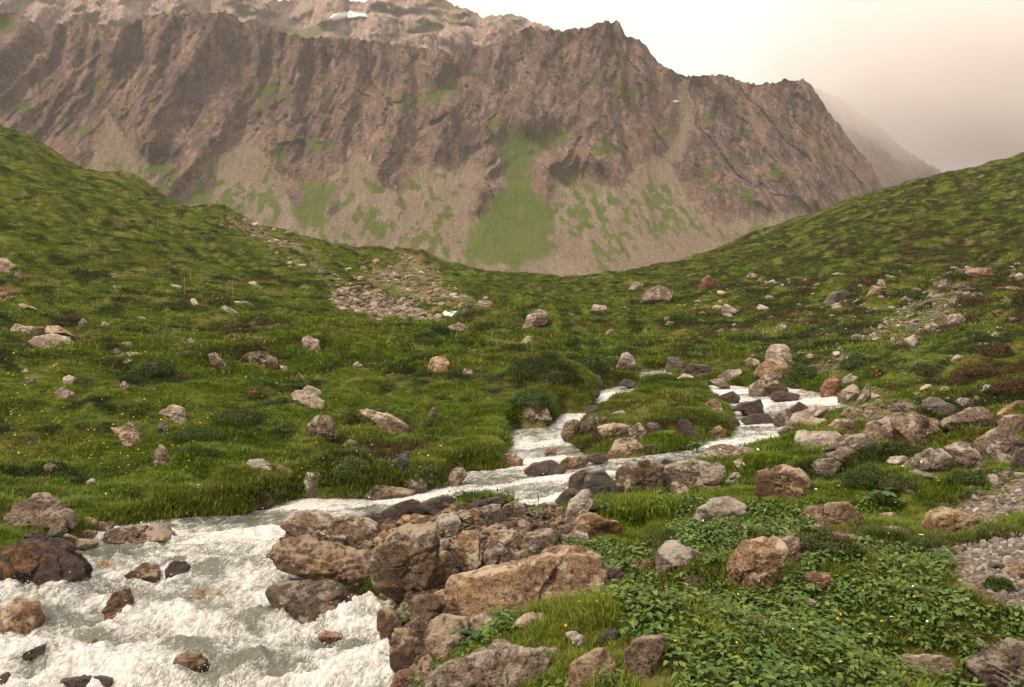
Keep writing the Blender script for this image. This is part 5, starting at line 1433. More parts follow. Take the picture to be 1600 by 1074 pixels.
# broad leaves (dock and butterbur) in the near meadow
def rosette(seed, n, size, hgt):
    g = np.random.default_rng(seed); co = []; tr = []; sh = []
    for i in range(n):
        a = 6.283 * i / n + g.uniform(-.5, .5); L = size * g.uniform(.7, 1.25); W = L * g.uniform(.42, .62); st = hgt * g.uniform(.6, 1.2); out = size * g.uniform(.25, .9)
        tilt = g.uniform(-.5, .35); ca, sa = math.cos(a), math.sin(a); b0 = len(co); s0 = g.uniform(0, 1)
        outline = [(-.12, .42), (.12, .98), (.45, .92), (.78, .50), (1.0, 0)]
        mid = [(0, 0), (.3, 0), (.65, 0), (1.02, 0)]
        def pt(t, s):
            X = out + t * L; Yy = s * W * .62; Z = st + t * L * tilt + abs(s) * W * .20 - t * t * L * .22 + .03 * L * math.sin(7 * t + i)
            return (ca * X - sa * Yy, sa * X + ca * Yy, Z)
        M = [pt(*q) for q in mid]; Lf = [pt(t, s) for t, s in outline[:4]]; Rt = [pt(t, -s) for t, s in outline[:4]]
        co += M + Lf + Rt
        for k, o_ in ((4, 1), (8, -1)):
            tris = [(0, k, k + 1), (0, k + 1, 1), (1, k + 1, k + 2), (1, k + 2, 2), (2, k + 2, k + 3), (2, k + 3, 3)]
            for t3 in tris:
                tr.append(tuple(b0 + q for q in (t3 if o_ > 0 else t3[::-1])))
        sh += [s0] * 12
        b1 = len(co); co += [(0, 0, 0), (.004, .004, 0), (ca * out + .003, sa * out, st)]; sh += [.3] * 3; tr.append((b1, b1 + 1, b1 + 2))
    me = mesh_np('leaf_rosette', co, None, tr, smooth=False); add_float(me, 'shade', sh); me.materials.append(M_LEAF)
    return me
ROS = [rosette(200 + i, 8, .035, .066) for i in range(7)]
LEAFY = [(P('F', '985 960 1070 930 1200 935 1240 900 1330 905 1400 880 1480 930 1560 960 1680 960 1700 1130 1500 1130 1300 1120 1080 1110 960 1000'), 1.0),
         (P('F', '1060 830 1110 790 1180 790 1280 800 1270 850 1190 860 1120 905 1075 900'), 1.0), (P('F', '1260 860 1400 850 1480 870 1480 930 1320 920 1240 900'), .75),
         (P('F', '860 850 960 845 1010 870 1030 910 980 930 900 900'), .7), (P('F', '720 985 780 960 800 990 760 1030 725 1030'), .8), (P('F', '1330 780 1400 770 1420 800 1350 812'), .6),
         (P('F', '950 900 1130 900 1220 930 1000 960 930 940'), .55), (P('F', '1010 780 1080 770 1080 800 1020 810'), .5), (P('F', '600 1060 1000 1050 1000 1130 600 1130'), .2)]
g = np.random.default_rng(77)
x, y = random_ground(150000, 3.4, 14, .72, g, .9)
u = CX + F * x / y; v = VH - F * ground(x, y) / y
d = np.zeros(len(x)); wv_ = fbm2(x / .7, y / .7, 3, 78)
for poly, k in LEAFY: d = np.maximum(d, k * sstep(-8, 16, poly_sdf(u, v, poly) + wv_ * 30))
ok = (g.uniform(0, 1, len(x)) < d * (.25 + .75 * sstep(-.35, .25, wv_)) * .70) & clear_of_rocks(x, y, 1.12) & (_lookup(SDG, x, y) < -.1)
x, y = x[ok], y[ok]
s = g.uniform(.5, 1.3, len(x))
n_ = g.uniform(0, 1, (len(x), 1)); c = np.array([[.070, .145, .024]]) * (1 - n_) + np.array([[.165, .240, .058]]) * n_
c = c * g.uniform(.8, 1.2, (len(x), 1))
scatter('broad_leaf_undergrowth', np.stack([x, y, ground(x, y) - .01], 1), np.stack([g.normal(0, .22, len(x)), g.normal(0, .22, len(x)), g.uniform(0, 6.3, len(x))], 1),
        np.stack([s, s, s * g.uniform(.7, 1.3, len(x))], 1), g.integers(0, 7, len(x)), c, ROS)
print('rosettes', len(x))

# scattered small flowers in the turf (uncountable)
def blossom(seed):
    co = [(0, 0, 0)]; tr = []; n = 6
    for k in range(n):
        a = 6.283 * k / n; co.append((math.cos(a), math.sin(a), .35 + .15 * (k % 2)))
    for k in range(n): tr.append((0, 1 + k, 1 + (k + 1) % n))
    b0 = len(co); co += [(-.06, 0, -9), (.06, 0, -9), (0, 0, 0)]; tr.append((b0, b0 + 1, b0 + 2))
    me = mesh_np('small_flower', co, None, tr, smooth=False); add_float(me, 'shade', [.62] * len(co)); me.materials.append(M_LEAF)
    return me
FL = [blossom(0)]
g = np.random.default_rng(55)
def flowers(name, poly, n, col, size, hgt):
    a = np.array(poly); pts = []; u = g.uniform(a[:, 0].min(), a[:, 0].max(), n); v = g.uniform(a[:, 1].min(), a[:, 1].max(), n)
    ok = poly_sdf(u, v, poly) > 0; u, v = u[ok], v[ok]
    for uu, vv in zip(u, v):
        X, Y_, Z = cast(uu, vv, VIS)
        if _lookup(SDG, X, Y_) > -.05: continue
        pts.append((X, Y_, float(ground(X, Y_)) + hgt * (.7 + .6 * g.uniform()) + .02 * sstep(20, 60, Y_)))
    pts = np.array(pts); m_ = clear_of_rocks(pts[:, 0], pts[:, 1], 1.1); pts = pts[m_]
    s = size * g.uniform(.7, 1.3, len(pts)) * pts[:, 1] / F
    return pts, s, np.repeat(np.array([col]), len(pts), 0) * g.uniform(.85, 1.1, (len(pts), 1))
SETS = [flowers('y', P('F', '0 500 120 520 240 560 330 640 300 760 100 740 0 720'), 420, (.75, .55, .03), 1.3, .12),
        flowers('y', P('F', '120 470 400 500 620 600 640 760 420 770 300 640'), 110, (.75, .58, .03), 1.1, .12),
        flowers('w', P('F', '0 700 300 730 700 690 760 740 400 780 0 800'), 75, (.80, .80, .70), 1.3, .12),
        flowers('w', P('F', '1050 700 1590 720 1590 1060 1000 1060'), 42, (.85, .85, .80), 2.0, .20),
        flowers('y', P('F', '780 1000 1500 960 1400 1070 900 1070'), 26, (.80, .50, .03), 1.9, .16),
        flowers('r', P('F', '150 480 500 510 560 680 240 720 60 640'), 70, (.45, .07, .05), 1.8, .12),
        flowers('w', P('F', '1250 560 1600 560 1600 700 1400 640'), 50, (.8, .78, .7), 1.0, .10),
        flowers('y', P('F', '430 740 640 730 640 760 450 770'), 40, (.55, .50, .03), 1.7, .12)]
pts = np.concatenate([s[0] for s in SETS]); ss = np.concatenate([s[1] for s in SETS]); cc = np.concatenate([s[2] for s in SETS])
scatter('meadow_wildflowers', pts, np.stack([g.normal(0, .4, len(pts)), g.normal(0, .4, len(pts)), g.uniform(0, 6, len(pts))], 1), np.stack([ss, ss, ss], 1), np.zeros(len(pts)), cc, FL)

# ------------------------------------------------------------------ single shrubs and plants one can point to
def plain_leaf(name, c1, c2):
    m = NT(name); rnd = m.attr('shade').outputs['Fac']
    c = m.mix(rnd, c1, c2)
    p = m.n('ShaderNodeBsdfPrincipled'); m.l(c, p.inputs['Base Color']); p.inputs['Roughness'].default_value = .6; p.inputs['Specular IOR Level'].default_value = .25
    t = m.n('ShaderNodeBsdfTranslucent'); m.l(c, t.inputs[0])
    x = m.n('ShaderNodeMixShader'); x.inputs[0].default_value = .2; m.l(p.outputs[0], x.inputs[1]); m.l(t.outputs[0], x.inputs[2])
    return m.done(x.outputs[0])
SM = {'dark': plain_leaf('dark_shrub_leaf', (.028, .045, .009), (.085, .125, .020)), 'green': plain_leaf('green_shrub_leaf', (.030, .055, .012), (.095, .15, .028)),
      'brown': plain_leaf('heather_leaf', (.040, .024, .012), (.14, .080, .036)), 'moss': plain_leaf('moss_leaf', (.050, .080, .014), (.14, .175, .028)),
      'olive': plain_leaf('olive_leaf', (.035, .045, .012), (.12, .12, .032)), 'broad': plain_leaf('dock_leaf', (.030, .075, .020), (.09, .16, .055))}
M_TWIG = NT('twig'); M_TWIG = M_TWIG.done(M_TWIG.bsdf((.09, .055, .035), .9))
M_REDFL = plain_leaf('alpenrose_flower', (.30, .04, .03), (.55, .13, .09))
def leaf_cloud(g, n, r, h, L, dome=True, flat=.4):
    v = g.normal(0, 1, (n, 3)); v[:, 2] = np.abs(v[:, 2]); v /= np.linalg.norm(v, axis=1)[:, None]
    rad = g.uniform(.45, 1.0, n) ** .5
    lump = 1 + .28 * noise3(v[:, 0] * 2.3 + 9, v[:, 1] * 2.3, v[:, 2] * 2.3, int(g.integers(999)))
    c = v * (rad * lump)[:, None] * np.array([r[0], r[1], h])
    nm = v + g.normal(0, .7, (n, 3)); nm /= np.linalg.norm(nm, axis=1)[:, None]
    t = np.cross(nm, g.normal(0, 1, (n, 3))); t /= np.linalg.norm(t, axis=1)[:, None]; b = np.cross(nm, t)
    l = (L * g.uniform(.6, 1.35, n))[:, None]
    co = np.stack([c - t * l, c - b * l * flat, c + t * l, c + b * l * flat], 1).reshape(-1, 3)
    q = np.arange(4 * n).reshape(n, 4)
    return co, q, np.repeat(g.uniform(0, 1, n), 4)
def stems_mesh(g, n, r, h, w):
    co = []; qd = []
    for i in range(n):
        a = g.uniform(0, 6.283); k = g.uniform(.2, .8); ex, ey, ez = math.cos(a) * r[0] * k, math.sin(a) * r[1] * k, h * g.uniform(.5, .95); b0 = len(co)
        for (x_, y_, z_, ww) in ((0, 0, -.05, w), (ex * .45, ey * .45, ez * .6, w * .7), (ex, ey, ez, w * .3)):
            for q in range(3):
                th = q * 2.094; co.append((x_ + math.cos(th) * ww, y_ + math.sin(th) * ww, z_))
        for s in (0, 3):
            for q in range(3): qd.append((b0 + s + q, b0 + s + (q + 1) % 3, b0 + s + 3 + (q + 1) % 3, b0 + s + 3 + q))
    return mesh_np('stem', co, qd)
NS = [0]
def shrub(u, v, w, h, kind, label, fl=0, name='low_shrub', cat='shrub', group=None, leaf=None, dens=1.0):
    """(u, v): photo point of the foot's centre; w, h: width and height in photo pixels"""
    NS[0] += 1; g = np.random.default_rng(4000 + NS[0])
    X, Y_, Z = cast(u, v, VIS); r = w / F * Y_ / 2; hh = h / F * Y_; Y_ += r * .5
    root = bpy.data.objects.new(name, None); COL.objects.link(root); root.empty_display_size = .1
    root.location = (X, Y_, float(ground(X, Y_)) - .06 * hh); root['label'] = label; root['category'] = cat
    if group: root['group'] = group
    hh *= .72
    L = leaf if leaf else max(.012, 1.7 / F * Y_)
    fl = int(fl * .45)
    n = int(min(5200, max(260, 2.0 * dens * (w * h) * .75)))
    co, q, sh = leaf_cloud(g, n, (r, r * .8), hh * 1.05, L)
    me = mesh_np('foliage', co, q, smooth=False); add_float(me, 'shade', sh); link('foliage', me, SM[kind], root)
    link('stem', stems_mesh(g, 9, (r, r * .8), hh, max(.004, .35 / F * Y_)), M_TWIG, root)
    if fl:
        co, q, sh = leaf_cloud(g, fl, (r, r * .8), hh * 1.12, L * 1.3, flat=.8)
        me = mesh_np('blossom', co, q, smooth=False); add_float(me, 'shade', sh); link('blossom', me, M_REDFL, root)
    FOOT.append((X, Y_, r * .45, r * .3))
    return root
shrub(545, 768, 72, 38, 'moss', 'bright green mossy mound on the far bank beside the pointed slate-gray rock', name='moss_mound', cat='moss mound')
shrub(1258, 602, 58, 46, 'green', 'leafy green bush behind the large smooth streamside boulder')
shrub(1340, 580, 52, 34, 'green', 'dark green bush uphill of the red-brown slanting boulder')
shrub(925, 585, 60, 36, 'dark', 'dark green bush on the turf bank over the upper fall')
shrub(1524, 758, 66, 27, 'dark', 'low dome of dark green shrub below the huge cracked outcrop')
shrub(1360, 766, 80, 40, 'dark', 'dark green shrub in the grass below the paired gray boulders')
shrub(1408, 770, 70, 22, 'olive', 'olive shrub joined to the dark one below the undercut boulder')
shrub(1305, 878, 105, 42, 'olive', 'brownish green shrub leaning on the tall tan boulder among broad leaves')
shrub(1238, 872, 46, 40, 'brown', 'dry brown twiggy shrub at the back of the tall leaning tan boulder')
shrub(1568, 926, 44, 24, 'dark', 'small dark shrub growing in the gravel')
shrub(1565, 562, 64, 26, 'brown', 'brown heather clump highest of three near the photo edge')
shrub(1545, 592, 60, 20, 'brown', 'brown heather clump in the middle of three near the photo edge')
shrub(1590, 618, 70, 30, 'brown', 'brown heather clump lowest of three near the photo edge')
shrub(1445, 592, 34, 16, 'brown', 'small brown heather clump beside pale stones on the slope')
shrub(1497, 440, 46, 16, 'dark', 'dark green shrub beside the red-tan flat boulder on the crest')
shrub(1425, 468, 52, 16, 'dark', 'dark green shrub uphill of the upright stone topping the scree')
shrub(1530, 480, 60, 18, 'brown', 'brown heather clump to the side of the scree heap')
shrub(1455, 290, 18, 12, 'green', 'little conifer-like bush alone on the skyline of the slope')
shrub(1378, 588, 26, 14, 'olive', 'alpenrose clump with red flowers beyond the far channel', fl=150, name='alpenrose', group='red-flowered alpenrose clumps')
shrub(1302, 665, 30, 10, 'olive', 'alpenrose clump with red flowers behind the pale mottled rock', fl=120, name='alpenrose', group='red-flowered alpenrose clumps')
shrub(1250, 672, 16, 12, 'green', 'tiny alpenrose with a red flower head between pale rocks', fl=60, name='alpenrose', group='red-flowered alpenrose clumps')
shrub(340, 478, 44, 18, 'dark', 'dark alpenrose bush with a red top beside the fence stake', fl=60, name='alpenrose', group='red-flowered alpenrose clumps')
shrub(398, 552, 34, 16, 'olive', 'alpenrose with pink flowers behind the long mossy boulder', fl=110, name='alpenrose', group='red-flowered alpenrose clumps')
shrub(366, 535, 24, 12, 'olive', 'alpenrose with orange-red flowers on the meadow rise', fl=80, name='alpenrose', group='red-flowered alpenrose clumps')
shrub(352, 592, 26, 10, 'olive', 'alpenrose with orange flowers under the slanting brown rock', fl=70, name='alpenrose', group='red-flowered alpenrose clumps')
shrub(398, 625, 36, 14, 'olive', 'alpenrose with red flowers in the middle meadow', fl=60, name='alpenrose', group='red-flowered alpenrose clumps')
shrub(550, 665, 26, 22, 'dark', 'alpenrose with red flowers beside the ramp-like slab', fl=80, name='alpenrose', group='red-flowered alpenrose clumps')
shrub(365, 668, 95, 36, 'dark', 'wide dark shrub with reddish tips in the middle meadow', fl=60)
shrub(295, 690, 90, 24, 'dark', 'dark green shrub behind the pale arched rock')
shrub(240, 592, 66, 34, 'dark', 'dark green tussock around the brown meadow rock')
shrub(108, 505, 48, 14, 'brown', 'brown shrub behind the largest pale meadow boulder')
shrub(445, 690, 60, 30, 'green', 'green bush beside the speckled gray boulder')
shrub(660, 590, 34, 18, 'dark', 'dark bush at the hollow by the squarish tan boulder')
shrub(835, 650, 70, 34, 'green', 'hanging green turf bush above the mossy block of the falls')
shrub(665, 545, 56, 14, 'dark', 'dark shrub on the grassy crest left of the stream')
shrub(1470, 900, 40, 16, 'green', 'grassy green tuft on the border of the gravel')
# leafy plants between the bank rocks
def leafy_plant(u, v, w, label, n=9, size=None):
    NS[0] += 1; g = np.random.default_rng(4000 + NS[0])
    X, Y_, Z = cast(u, v, VIS); s = w / F * Y_
    root = bpy.data.objects.new('leafy_plant', None); COL.objects.link(root); root.location = (X, Y_, max(float(ground(X, Y_)), Z) - .01)
    root['label'] = label; root['category'] = 'plant'; root['group'] = 'leafy plants among the bank rocks'
    for i in range(n):
        a = 6.283 * i / n + g.uniform(-.4, .4); L = s * g.uniform(.38, .6); W = L * .55; st = s * g.uniform(.1, .6); out = s * g.uniform(.05, .3)
        co = []; ts = (0, .25, .55, .85, 1.0); ws = (.15, .8, 1.0, .5, .02)
        for t, ww in zip(ts, ws):
            for k in (-1, 0, 1):
                X2 = out + t * L; Y2 = k * ww * W * .5; Z2 = st + t * L * .35 - t * t * L * .45 + abs(k) * W * .12
                co.append((math.cos(a) * X2 - math.sin(a) * Y2, math.sin(a) * X2 + math.cos(a) * Y2, Z2))
        q = [(3 * r + c_, 3 * r + c_ + 1, 3 * r + c_ + 4, 3 * r + c_ + 3) for r in range(4) for c_ in (0, 1)]
        me = mesh_np('leaf', co, q); add_float(me, 'shade', [g.uniform(.2, 1)] * len(co)); link('leaf', me, SM['broad'], root)
    link('stem', stems_mesh(g, n, (s * .3, s * .3), s * .5, s * .015), M_TWIG, root)
leafy_plant(638, 972, 34, 'small bright leafy plant below the tall rough pointed boulder')
leafy_plant(584, 880, 26, 'leafy plant in the gap between stacked slabs and tall pointed boulder')
leafy_plant(680, 838, 30, 'grass-green plant behind the tall pointed boulder')
leafy_plant(840, 812, 34, 'yellow-green plant at the far end of the bank rocks')
leafy_plant(936, 800, 34, 'green plant between the pointed layered boulder and the orange-tan one')
leafy_plant(1045, 778, 36, 'leafy plant under the long rounded gray-brown boulder')
leafy_plant(745, 1012, 50, 'dock plant beside the hollow-faced brown boulder', 14)
leafy_plant(1090, 705, 30, 'thin leafy sprig at the water edge above the flat bank slab')
leafy_plant(1375, 792, 52, 'pale green rosette above the flat gray rock', 14)
leafy_plant(870, 880, 40, 'leafy plant at the foot of the smooth-faced gray boulder', 12)
leafy_plant(725, 830, 26, 'small green plant between the blocky tan rock and the pale round rock')
# tall dead stalks
M_STALK = NT('dead_stalk'); M_STALK = M_STALK.done(M_STALK.bsdf((.10, .035, .025), .8))
def stalk(u, v, hp, lean, label):
    X, Y_, Z = cast(u, v); h = hp / F * Y_; w = .0035; co = []; n = 7
    for k in range(n + 1):
        t = k / n; cx = lean * h * t + .012 * math.sin(5 * t + u); 
        for q in range(4): co.append((cx + math.cos(q * 1.57) * w * (1 - .6 * t), math.sin(q * 1.57) * w * (1 - .6 * t), h * t))
    qd = [(4 * k + q, 4 * k + (q + 1) % 4, 4 * k + 4 + (q + 1) % 4, 4 * k + 4 + q) for k in range(n) for q in range(4)]
    g = np.random.default_rng(int(u))
    for k in range(14):   # seed husks near the top
        z = h * g.uniform(.55, 1.0); cx = lean * z; b0 = len(co); r = .008
        co += [(cx + r, 0, z), (cx, r * g.uniform(-1, 1), z + r), (cx - r, 0, z), (cx, -r * .5, z - r)]; qd.append((b0, b0 + 1, b0 + 2, b0 + 3))
    me = mesh_np('dead_stalk', co, qd); o = link('dead_stalk', me, M_STALK, label=label, category='plant stalk', group='tall dead stalks'); o.location = (X, Y_, float(ground(X, Y_)) - .02)
stalk(1423, 1078, 48, -.10, 'dark red dead stalk in front of the smooth pale beige boulder')
stalk(1288, 836, 52, .0, 'thin dark stalk in front of the cleft of the twin-humped boulder')
stalk(844, 800, 22, -.15, 'fine dry stalk at the pool end of the bank rocks')
stalk(1036, 1070, 62, .02, 'thin dark stalk beside the square-topped gray boulder')
stalk(1341, 862, 24, .02, 'short reddish stalk beside the brownish green shrub')
# single big flowers near the camera
M_WHITE = NT('white_petal'); M_WHITE = M_WHITE.done(M_WHITE.bsdf((.86, .86, .80), .6)); M_YEL = NT('yellow_petal'); M_YEL = M_YEL.done(M_YEL.bsdf((.80, .42, .03), .6)); M_EYE = NT('flower_eye'); M_EYE = M_EYE.done(M_EYE.bsdf((.6, .42, .04), .7))
M_STEM = NT('flower_stem'); M_STEM = M_STEM.done(M_STEM.bsdf((.06, .10, .03), .7))
def flower(u, v, d, mat, label, kind):
    X, Y_, Z = cast(u, v + 10); r = d / F * Y_ / 2; hz = (VH - v) / F * Y_ - float(ground(X, Y_)); hz = max(hz, .05)
    root = bpy.data.objects.new(kind, None); COL.objects.link(root); root.location = (X, Y_, float(ground(X, Y_)))
    root['label'] = label; root['category'] = 'flower'; root['group'] = 'single flowers near the camera'
    n = 7
    for k in range(n):
        a = 6.283 * k / n; p = lambda t, s, z: (math.cos(a) * t - math.sin(a) * s, math.sin(a) * t + math.cos(a) * s, hz + z)
        me = mesh_np('petal', [p(.15 * r, -.1 * r, 0), p(.7 * r, -.32 * r, .25 * r), p(1.05 * r, 0, .2 * r), p(.7 * r, .32 * r, .25 * r), p(.15 * r, .1 * r, 0)], None, [(0, 1, 4), (1, 3, 4), (1, 2, 3)]); link('petal', me, mat, root)
    bm = bmesh.new(); bmesh.ops.create_icosphere(bm, subdivisions=1, radius=r * .3, matrix=Matrix.Translation((0, 0, hz + r * .1))); me = bpy.data.meshes.new('eye'); bm.to_mesh(me); bm.free(); link('eye', me, M_EYE, root)
    bm = bmesh.new(); bmesh.ops.create_cone(bm, segments=4, radius1=.003, radius2=.002, depth=hz, matrix=Matrix.Translation((0, 0, hz / 2))); me = bpy.data.meshes.new('stem'); bm.to_mesh(me); bm.free(); link('stem', me, M_STEM, root)
for (u, v, d, k, lab) in [(1287, 1055, 9, 'w', 'white flower lowest in the leaves, short of the smooth beige boulder'), (1316, 1053, 7, 'w', 'white flower closest to the smooth pale beige boulder'),
    (1324, 1023, 7, 'w', 'white flower just over the lowest pair of white flowers'), (1165, 1008, 6, 'w', 'white flower alone in the grass below the long leaf patch'), (1396, 968, 7, 'w', 'white flower beside yellow blossoms in the leaf patch'),
    (1442, 839, 8, 'w', 'white flower in the grass before the light orange boulder'), (1420, 841, 6, 'w', 'white flower over the upright tuft, next to a bigger white one'), (1178, 917, 5, 'w', 'white flower at the foot of the tall leaning tan boulder'),
    (1311, 775, 6, 'w', 'white flower above the twin-humped boulder in dark grass'), (1332, 758, 6, 'w', 'white flower in the dark shrub below the paired boulders'), (1468, 773, 6, 'w', 'white flower in grass below the olive shrub'), (1503, 924, 5, 'w', 'white flower at the lower gravel border'),
    (973, 1009, 8, 'y', 'yellow flower beside the square-topped gray boulder'), (993, 969, 7, 'y', 'orange flower in the grass under the dark slate-gray rock'), (1362, 994, 7, 'y', 'orange flower in the leaves above the smooth beige boulder'), (1049, 1068, 7, 'w', 'white flower at the bottom edge near the thin dark stalk'),
    (1004, 979, 5, 'y', 'small orange flower right beside another orange flower'), (941, 979, 5, 'w', 'tiny white flower over the narrow pale stone')]:
    flower(u, v, d, M_WHITE if k == 'w' else M_YEL, lab, 'white_flower' if k == 'w' else 'yellow_flower')

# ================================================================== FENCE STAKES
m = NT('weathered_wood'); tc = m.n('ShaderNodeTexCoord').outputs['Object']
M_WOOD = m.done(m.bsdf(m.ramp(m.noise(m.mapping(tc, (1, 1, .1)), 30, 4, .6), (.3, (.17, .125, .085)), (.7, (.36, .29, .21))), .9))
def stake(u, v, hp, lean, label, brace=0):
    X, Y_, Z = cast(u, v); h = hp / F * Y_ + .1; r = max(.028, .75 / F * Y_); z0 = float(ground(X, Y_)) - .1
    def pole(x0, x1, hh, rr, nm, parent):
        co = []; n = 6
        for k, (t, kk) in enumerate(((0, 1), (.5, .93), (.97, .85), (1.0, .45))):
            for q in range(n): co.append((x0 + (x1 - x0) * t + math.cos(q * 1.047) * rr * kk, math.sin(q * 1.047) * rr * kk, hh * t))
        qd = [(n * k + q, n * k + (q + 1) % n, n * k + n + (q + 1) % n, n * k + n + q) for k in range(3) for q in range(n)] 
        me = mesh_np(nm, co, qd, [(18, 19, 20), (18, 20, 21), (18, 21, 22), (18, 22, 23)]); return link(nm, me, M_WOOD, parent)
    if brace:
        root = bpy.data.objects.new('fence_post', None); COL.objects.link(root); pole(0, lean * h, h, r, 'post', root); pole(-brace * h, 0.02, h * .98, r * .8, 'brace', root)
    else: root = pole(0, lean * h, h, r, 'fence_post', None)
    root.location = (X, Y_, z0); root['label'] = label; root['category'] = 'fence post'; root['group'] = 'wooden fence posts on the hillside'
stake(91, 470, 34, .02, 'gray fence post standing at the foot of the hillside beside the bare soil')
stake(289, 474, 32, .0, 'gray fence post standing alone below the dark gully')
stake(299, 440, 25, -.03, 'reddish leaning fence post beside the dark gully')
stake(364, 461, 26, .0, 'fence post with a slanting brace on the green slope', brace=.45)
stake(248, 361, 15, .0, 'thin fence post high on the hillside under the dark crest')
stake(423, 361, 10, .0, 'small fence post on the ridge, first of the ridge pair')
stake(455, 369, 13, .0, 'small fence post on the ridge, second of the ridge pair')
stake(770, 434, 14, .0, 'lone fence post near the low point of the grassy ridge')
stake(736, 418, 9, .0, 'tiny fence post on the ridge beyond the eroded bank')

# ================================================================== SNOW
from mathutils.bvhtree import BVHTree
def bvh(name):
    me = bpy.data.objects[name].data
    return BVHTree.FromPolygons([v.co[:] for v in me.vertices], [p.vertices[:] for p in me.polygons])
def snow(poly, surf, label, thick, cat='snow patch', nm='snow_patch'):
    c = np.array(poly).mean(0); n = 40; ang = np.linspace(0, 2 * math.pi, n, endpoint=False); R = outline_radius(poly, c, ang)
    R = R * (1 + .10 * np.sin(ang * 7 + 1) + .07 * np.sin(ang * 13)); rings = (.001, .3, .55, .75, .9, 1.0); co = []
    for r in rings:
        for a, rr in zip(ang, R):
            u, v = c[0] + math.cos(a) * rr * r, c[1] - math.sin(a) * rr * r
            d = Vector(((u - CX) / F, 1, (VH - v) / F)); hit = surf.ray_cast(Vector((0, 0, 0)), d.normalized())
            p = hit[0] if hit[0] is not None else d * 1000
            L = p.length; co.append(p * (1 - (thick * (1 - r ** 4) - thick * .1 * (r > .99)) / L) if hit[0] is not None else p)
    cen = co[0].copy(); co = [tuple(q - cen) for q in co]
    q = [(i * n + j, i * n + (j + 1) % n, (i + 1) * n + (j + 1) % n, (i + 1) * n + j) for i in range(len(rings) - 1) for j in range(n)]
    me = mesh_np(nm, co, q); o = link(nm, me, M_SNOW, label=label, category=cat); o.location = cen
bf = bvh('far_ridge'); bm_ = bvh('mountain')
snow(P('F', '503 38 515 28 530 23 548 20 560 22 572 26 575 30 560 32 540 34 520 36'), bf, 'bright white snow patch high on the pale far ridge', 16)
snow(P('F', '1048 160 1056 158 1062 161 1054 163'), bm_, 'tiny snow remnant in the notch at the top of the gully', 2)
CLOUDS = [(580, 1100, 300, 345, 230, 160, .024), (800, 1180, 270, 360, 210, 180, .014)]
# a glimpse of the upper stream on the far slope
X, Y_, Z = cast(699, 486)
co = []; n = 26
for r in (0, .6, 1.0):
    for k in range(n):
        a = 6.283 * k / n; rr = r * (1 + .25 * math.sin(3 * a + 1) + .12 * math.sin(7 * a)); x2, y2 = X + math.cos(a) * rr * .46, Y_ + math.sin(a) * rr * .9
        co.append((x2, y2, float(ground(x2, y2)) + .12 * (1 - r) + .05))
q = [(i * n + j, i * n + (j + 1) % n, (i + 1) * n + (j + 1) % n, (i + 1) * n + j) for i in range(2) for j in range(n)]
link('upper_stream_water', mesh_np('upper_stream_water', co, q), M_SPRAY, kind='structure')

# ================================================================== SPRAY over the white water
g = np.random.default_rng(12)
n = 26000
x = g.uniform(-5.5, 1.0, n) ; y = g.uniform(5.0, 24, n)
sdv, _ = poly_sdf(x, y, SW, SWB)
_, dr, _ = water_level(x, y)
zz = water_top(x, y)
rp = noise2(x / .4, y / .35, 9)
pr = np.where(y < 10.5, .50 + .5 * rp, .30 * dr)
ok = (sdv > .04) & (g.uniform(0, 1, n) < pr * 1.0) & (np.abs(x / y) < .6)
x, y, zz = x[ok], y[ok], zz[ok]
h = g.exponential(.016, len(x)) * np.clip(16 / y, .6, 2)
s = g.uniform(.0012, .0048, len(x)) * np.clip(y / 8, .8, 1.6)
bmm = bmesh.new(); bmesh.ops.create_icosphere(bmm, subdivisions=1, radius=1); dm = bpy.data.meshes.new('drop'); bmm.to_mesh(dm); bmm.free(); dm.materials.append(M_SPRAY)
scatter('water_spray', np.stack([x, y, zz + h + .005], 1), np.zeros((len(x), 3)), np.stack([s * g.uniform(.8, 2.2, len(x)), s, s], 1), np.zeros(len(x)), np.ones((len(x), 3)), [dm])

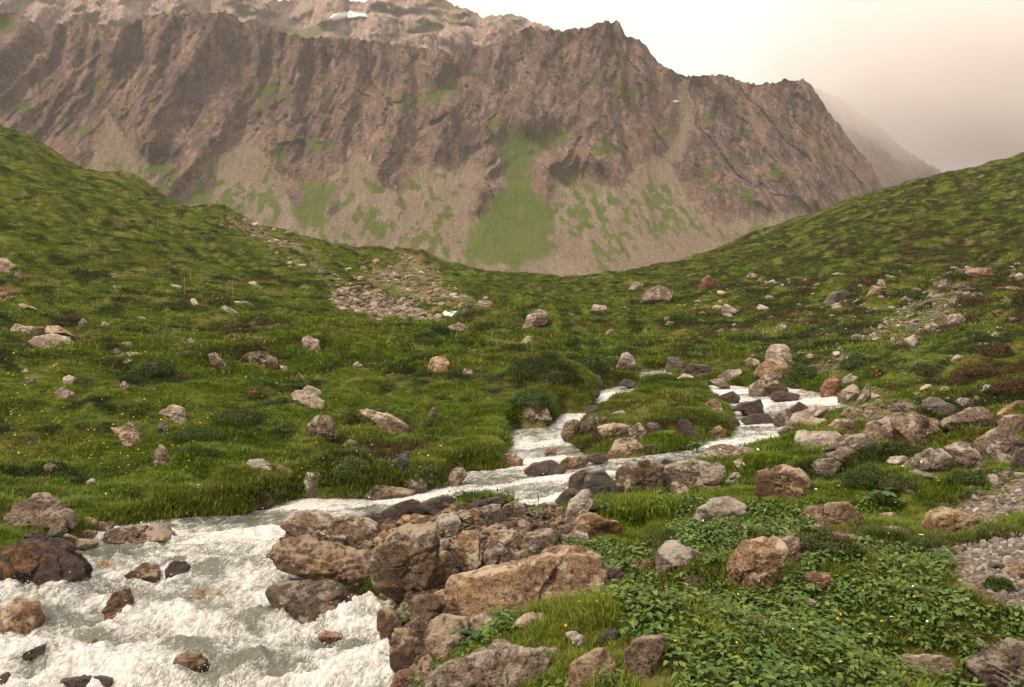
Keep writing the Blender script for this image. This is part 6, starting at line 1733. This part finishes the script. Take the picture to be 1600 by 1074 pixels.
# ================================================================== AIR
def volume_mat(name, dens, col, aniso=0.0):
    m = NT(name); v = m.n('ShaderNodeVolumePrincipled')
    v.inputs['Color'].default_value = (*col, 1); v.inputs['Density'].default_value = dens; v.inputs['Anisotropy'].default_value = aniso
    return m.done(vol=v.outputs[0])
bm0 = bmesh.new(); bmesh.ops.create_cube(bm0, size=1)
for v in bm0.verts: v.co = Vector((v.co.x * 5200, v.co.y * 1900 + 800, v.co.z * 470 + 205))
me = bpy.data.meshes.new('haze'); bm0.to_mesh(me); bm0.free()
link('haze', me, volume_mat('haze_air', .00017, (.98, .94, .92)), kind='stuff')

def soft_cloud(cx, cy, cz, rx, ry, rz, dens):
    d, f = ico(4)
    me = mesh_np('cloud_mist', d * np.array([rx, ry, rz]), None, f)
    m = NT('cloud_air'); tc = m.n('ShaderNodeTexCoord').outputs['Object']
    v = m.mapping(tc, (1 / rx, 1 / ry, 1 / rz)); ln = m.n('ShaderNodeVectorMath', operation='LENGTH'); m.l(v, ln.inputs[0])
    r2 = m.math('POWER', ln.outputs['Value'], 2.0)
    f_ = m.math('SUBTRACT', m.math('SUBTRACT', 1.0, r2), m.math('MULTIPLY', m.math('SUBTRACT', m.noise(tc, .011, 4, .55), .5), 1.1))
    f_ = m.math('POWER', m.math('MAXIMUM', f_, 0.0), 1.5)
    f_ = m.math('MULTIPLY', f_, m.ramp(ln.outputs['Value'], (.8, 1), (1.0, 0)))
    p = m.n('ShaderNodeVolumePrincipled'); p.inputs['Color'].default_value = (.99, .965, .955, 1); m.l(m.math('MULTIPLY', f_, dens), p.inputs['Density'])
    mat = m.done(vol=p.outputs[0]); mat.cycles.volume_step_rate = 2.0
    link('cloud_mist', me, mat, kind='stuff').location = (cx, cy, cz)
# the cloud that hides the end of the range
def cloud(cx, cy, cz, rx, ry, rz, dens, seed):
    d, f = ico(5)
    k = 1 + .22 * noise3(d[:, 0] * 1.7 + seed, d[:, 1] * 1.7, d[:, 2] * 1.7, seed) + .10 * noise3(d[:, 0] * 4 + seed, d[:, 1] * 4, d[:, 2] * 4, seed + 1)
    co = d * k[:, None] * np.array([rx, ry, rz])
    me = mesh_np('cloud_mist', co, None, f); o = link('cloud_mist', me, volume_mat('cloud_air', dens, (.97, .95, .93)), kind='stuff'); o.location = (cx, cy, cz)
for a in CLOUDS: soft_cloud(*a)
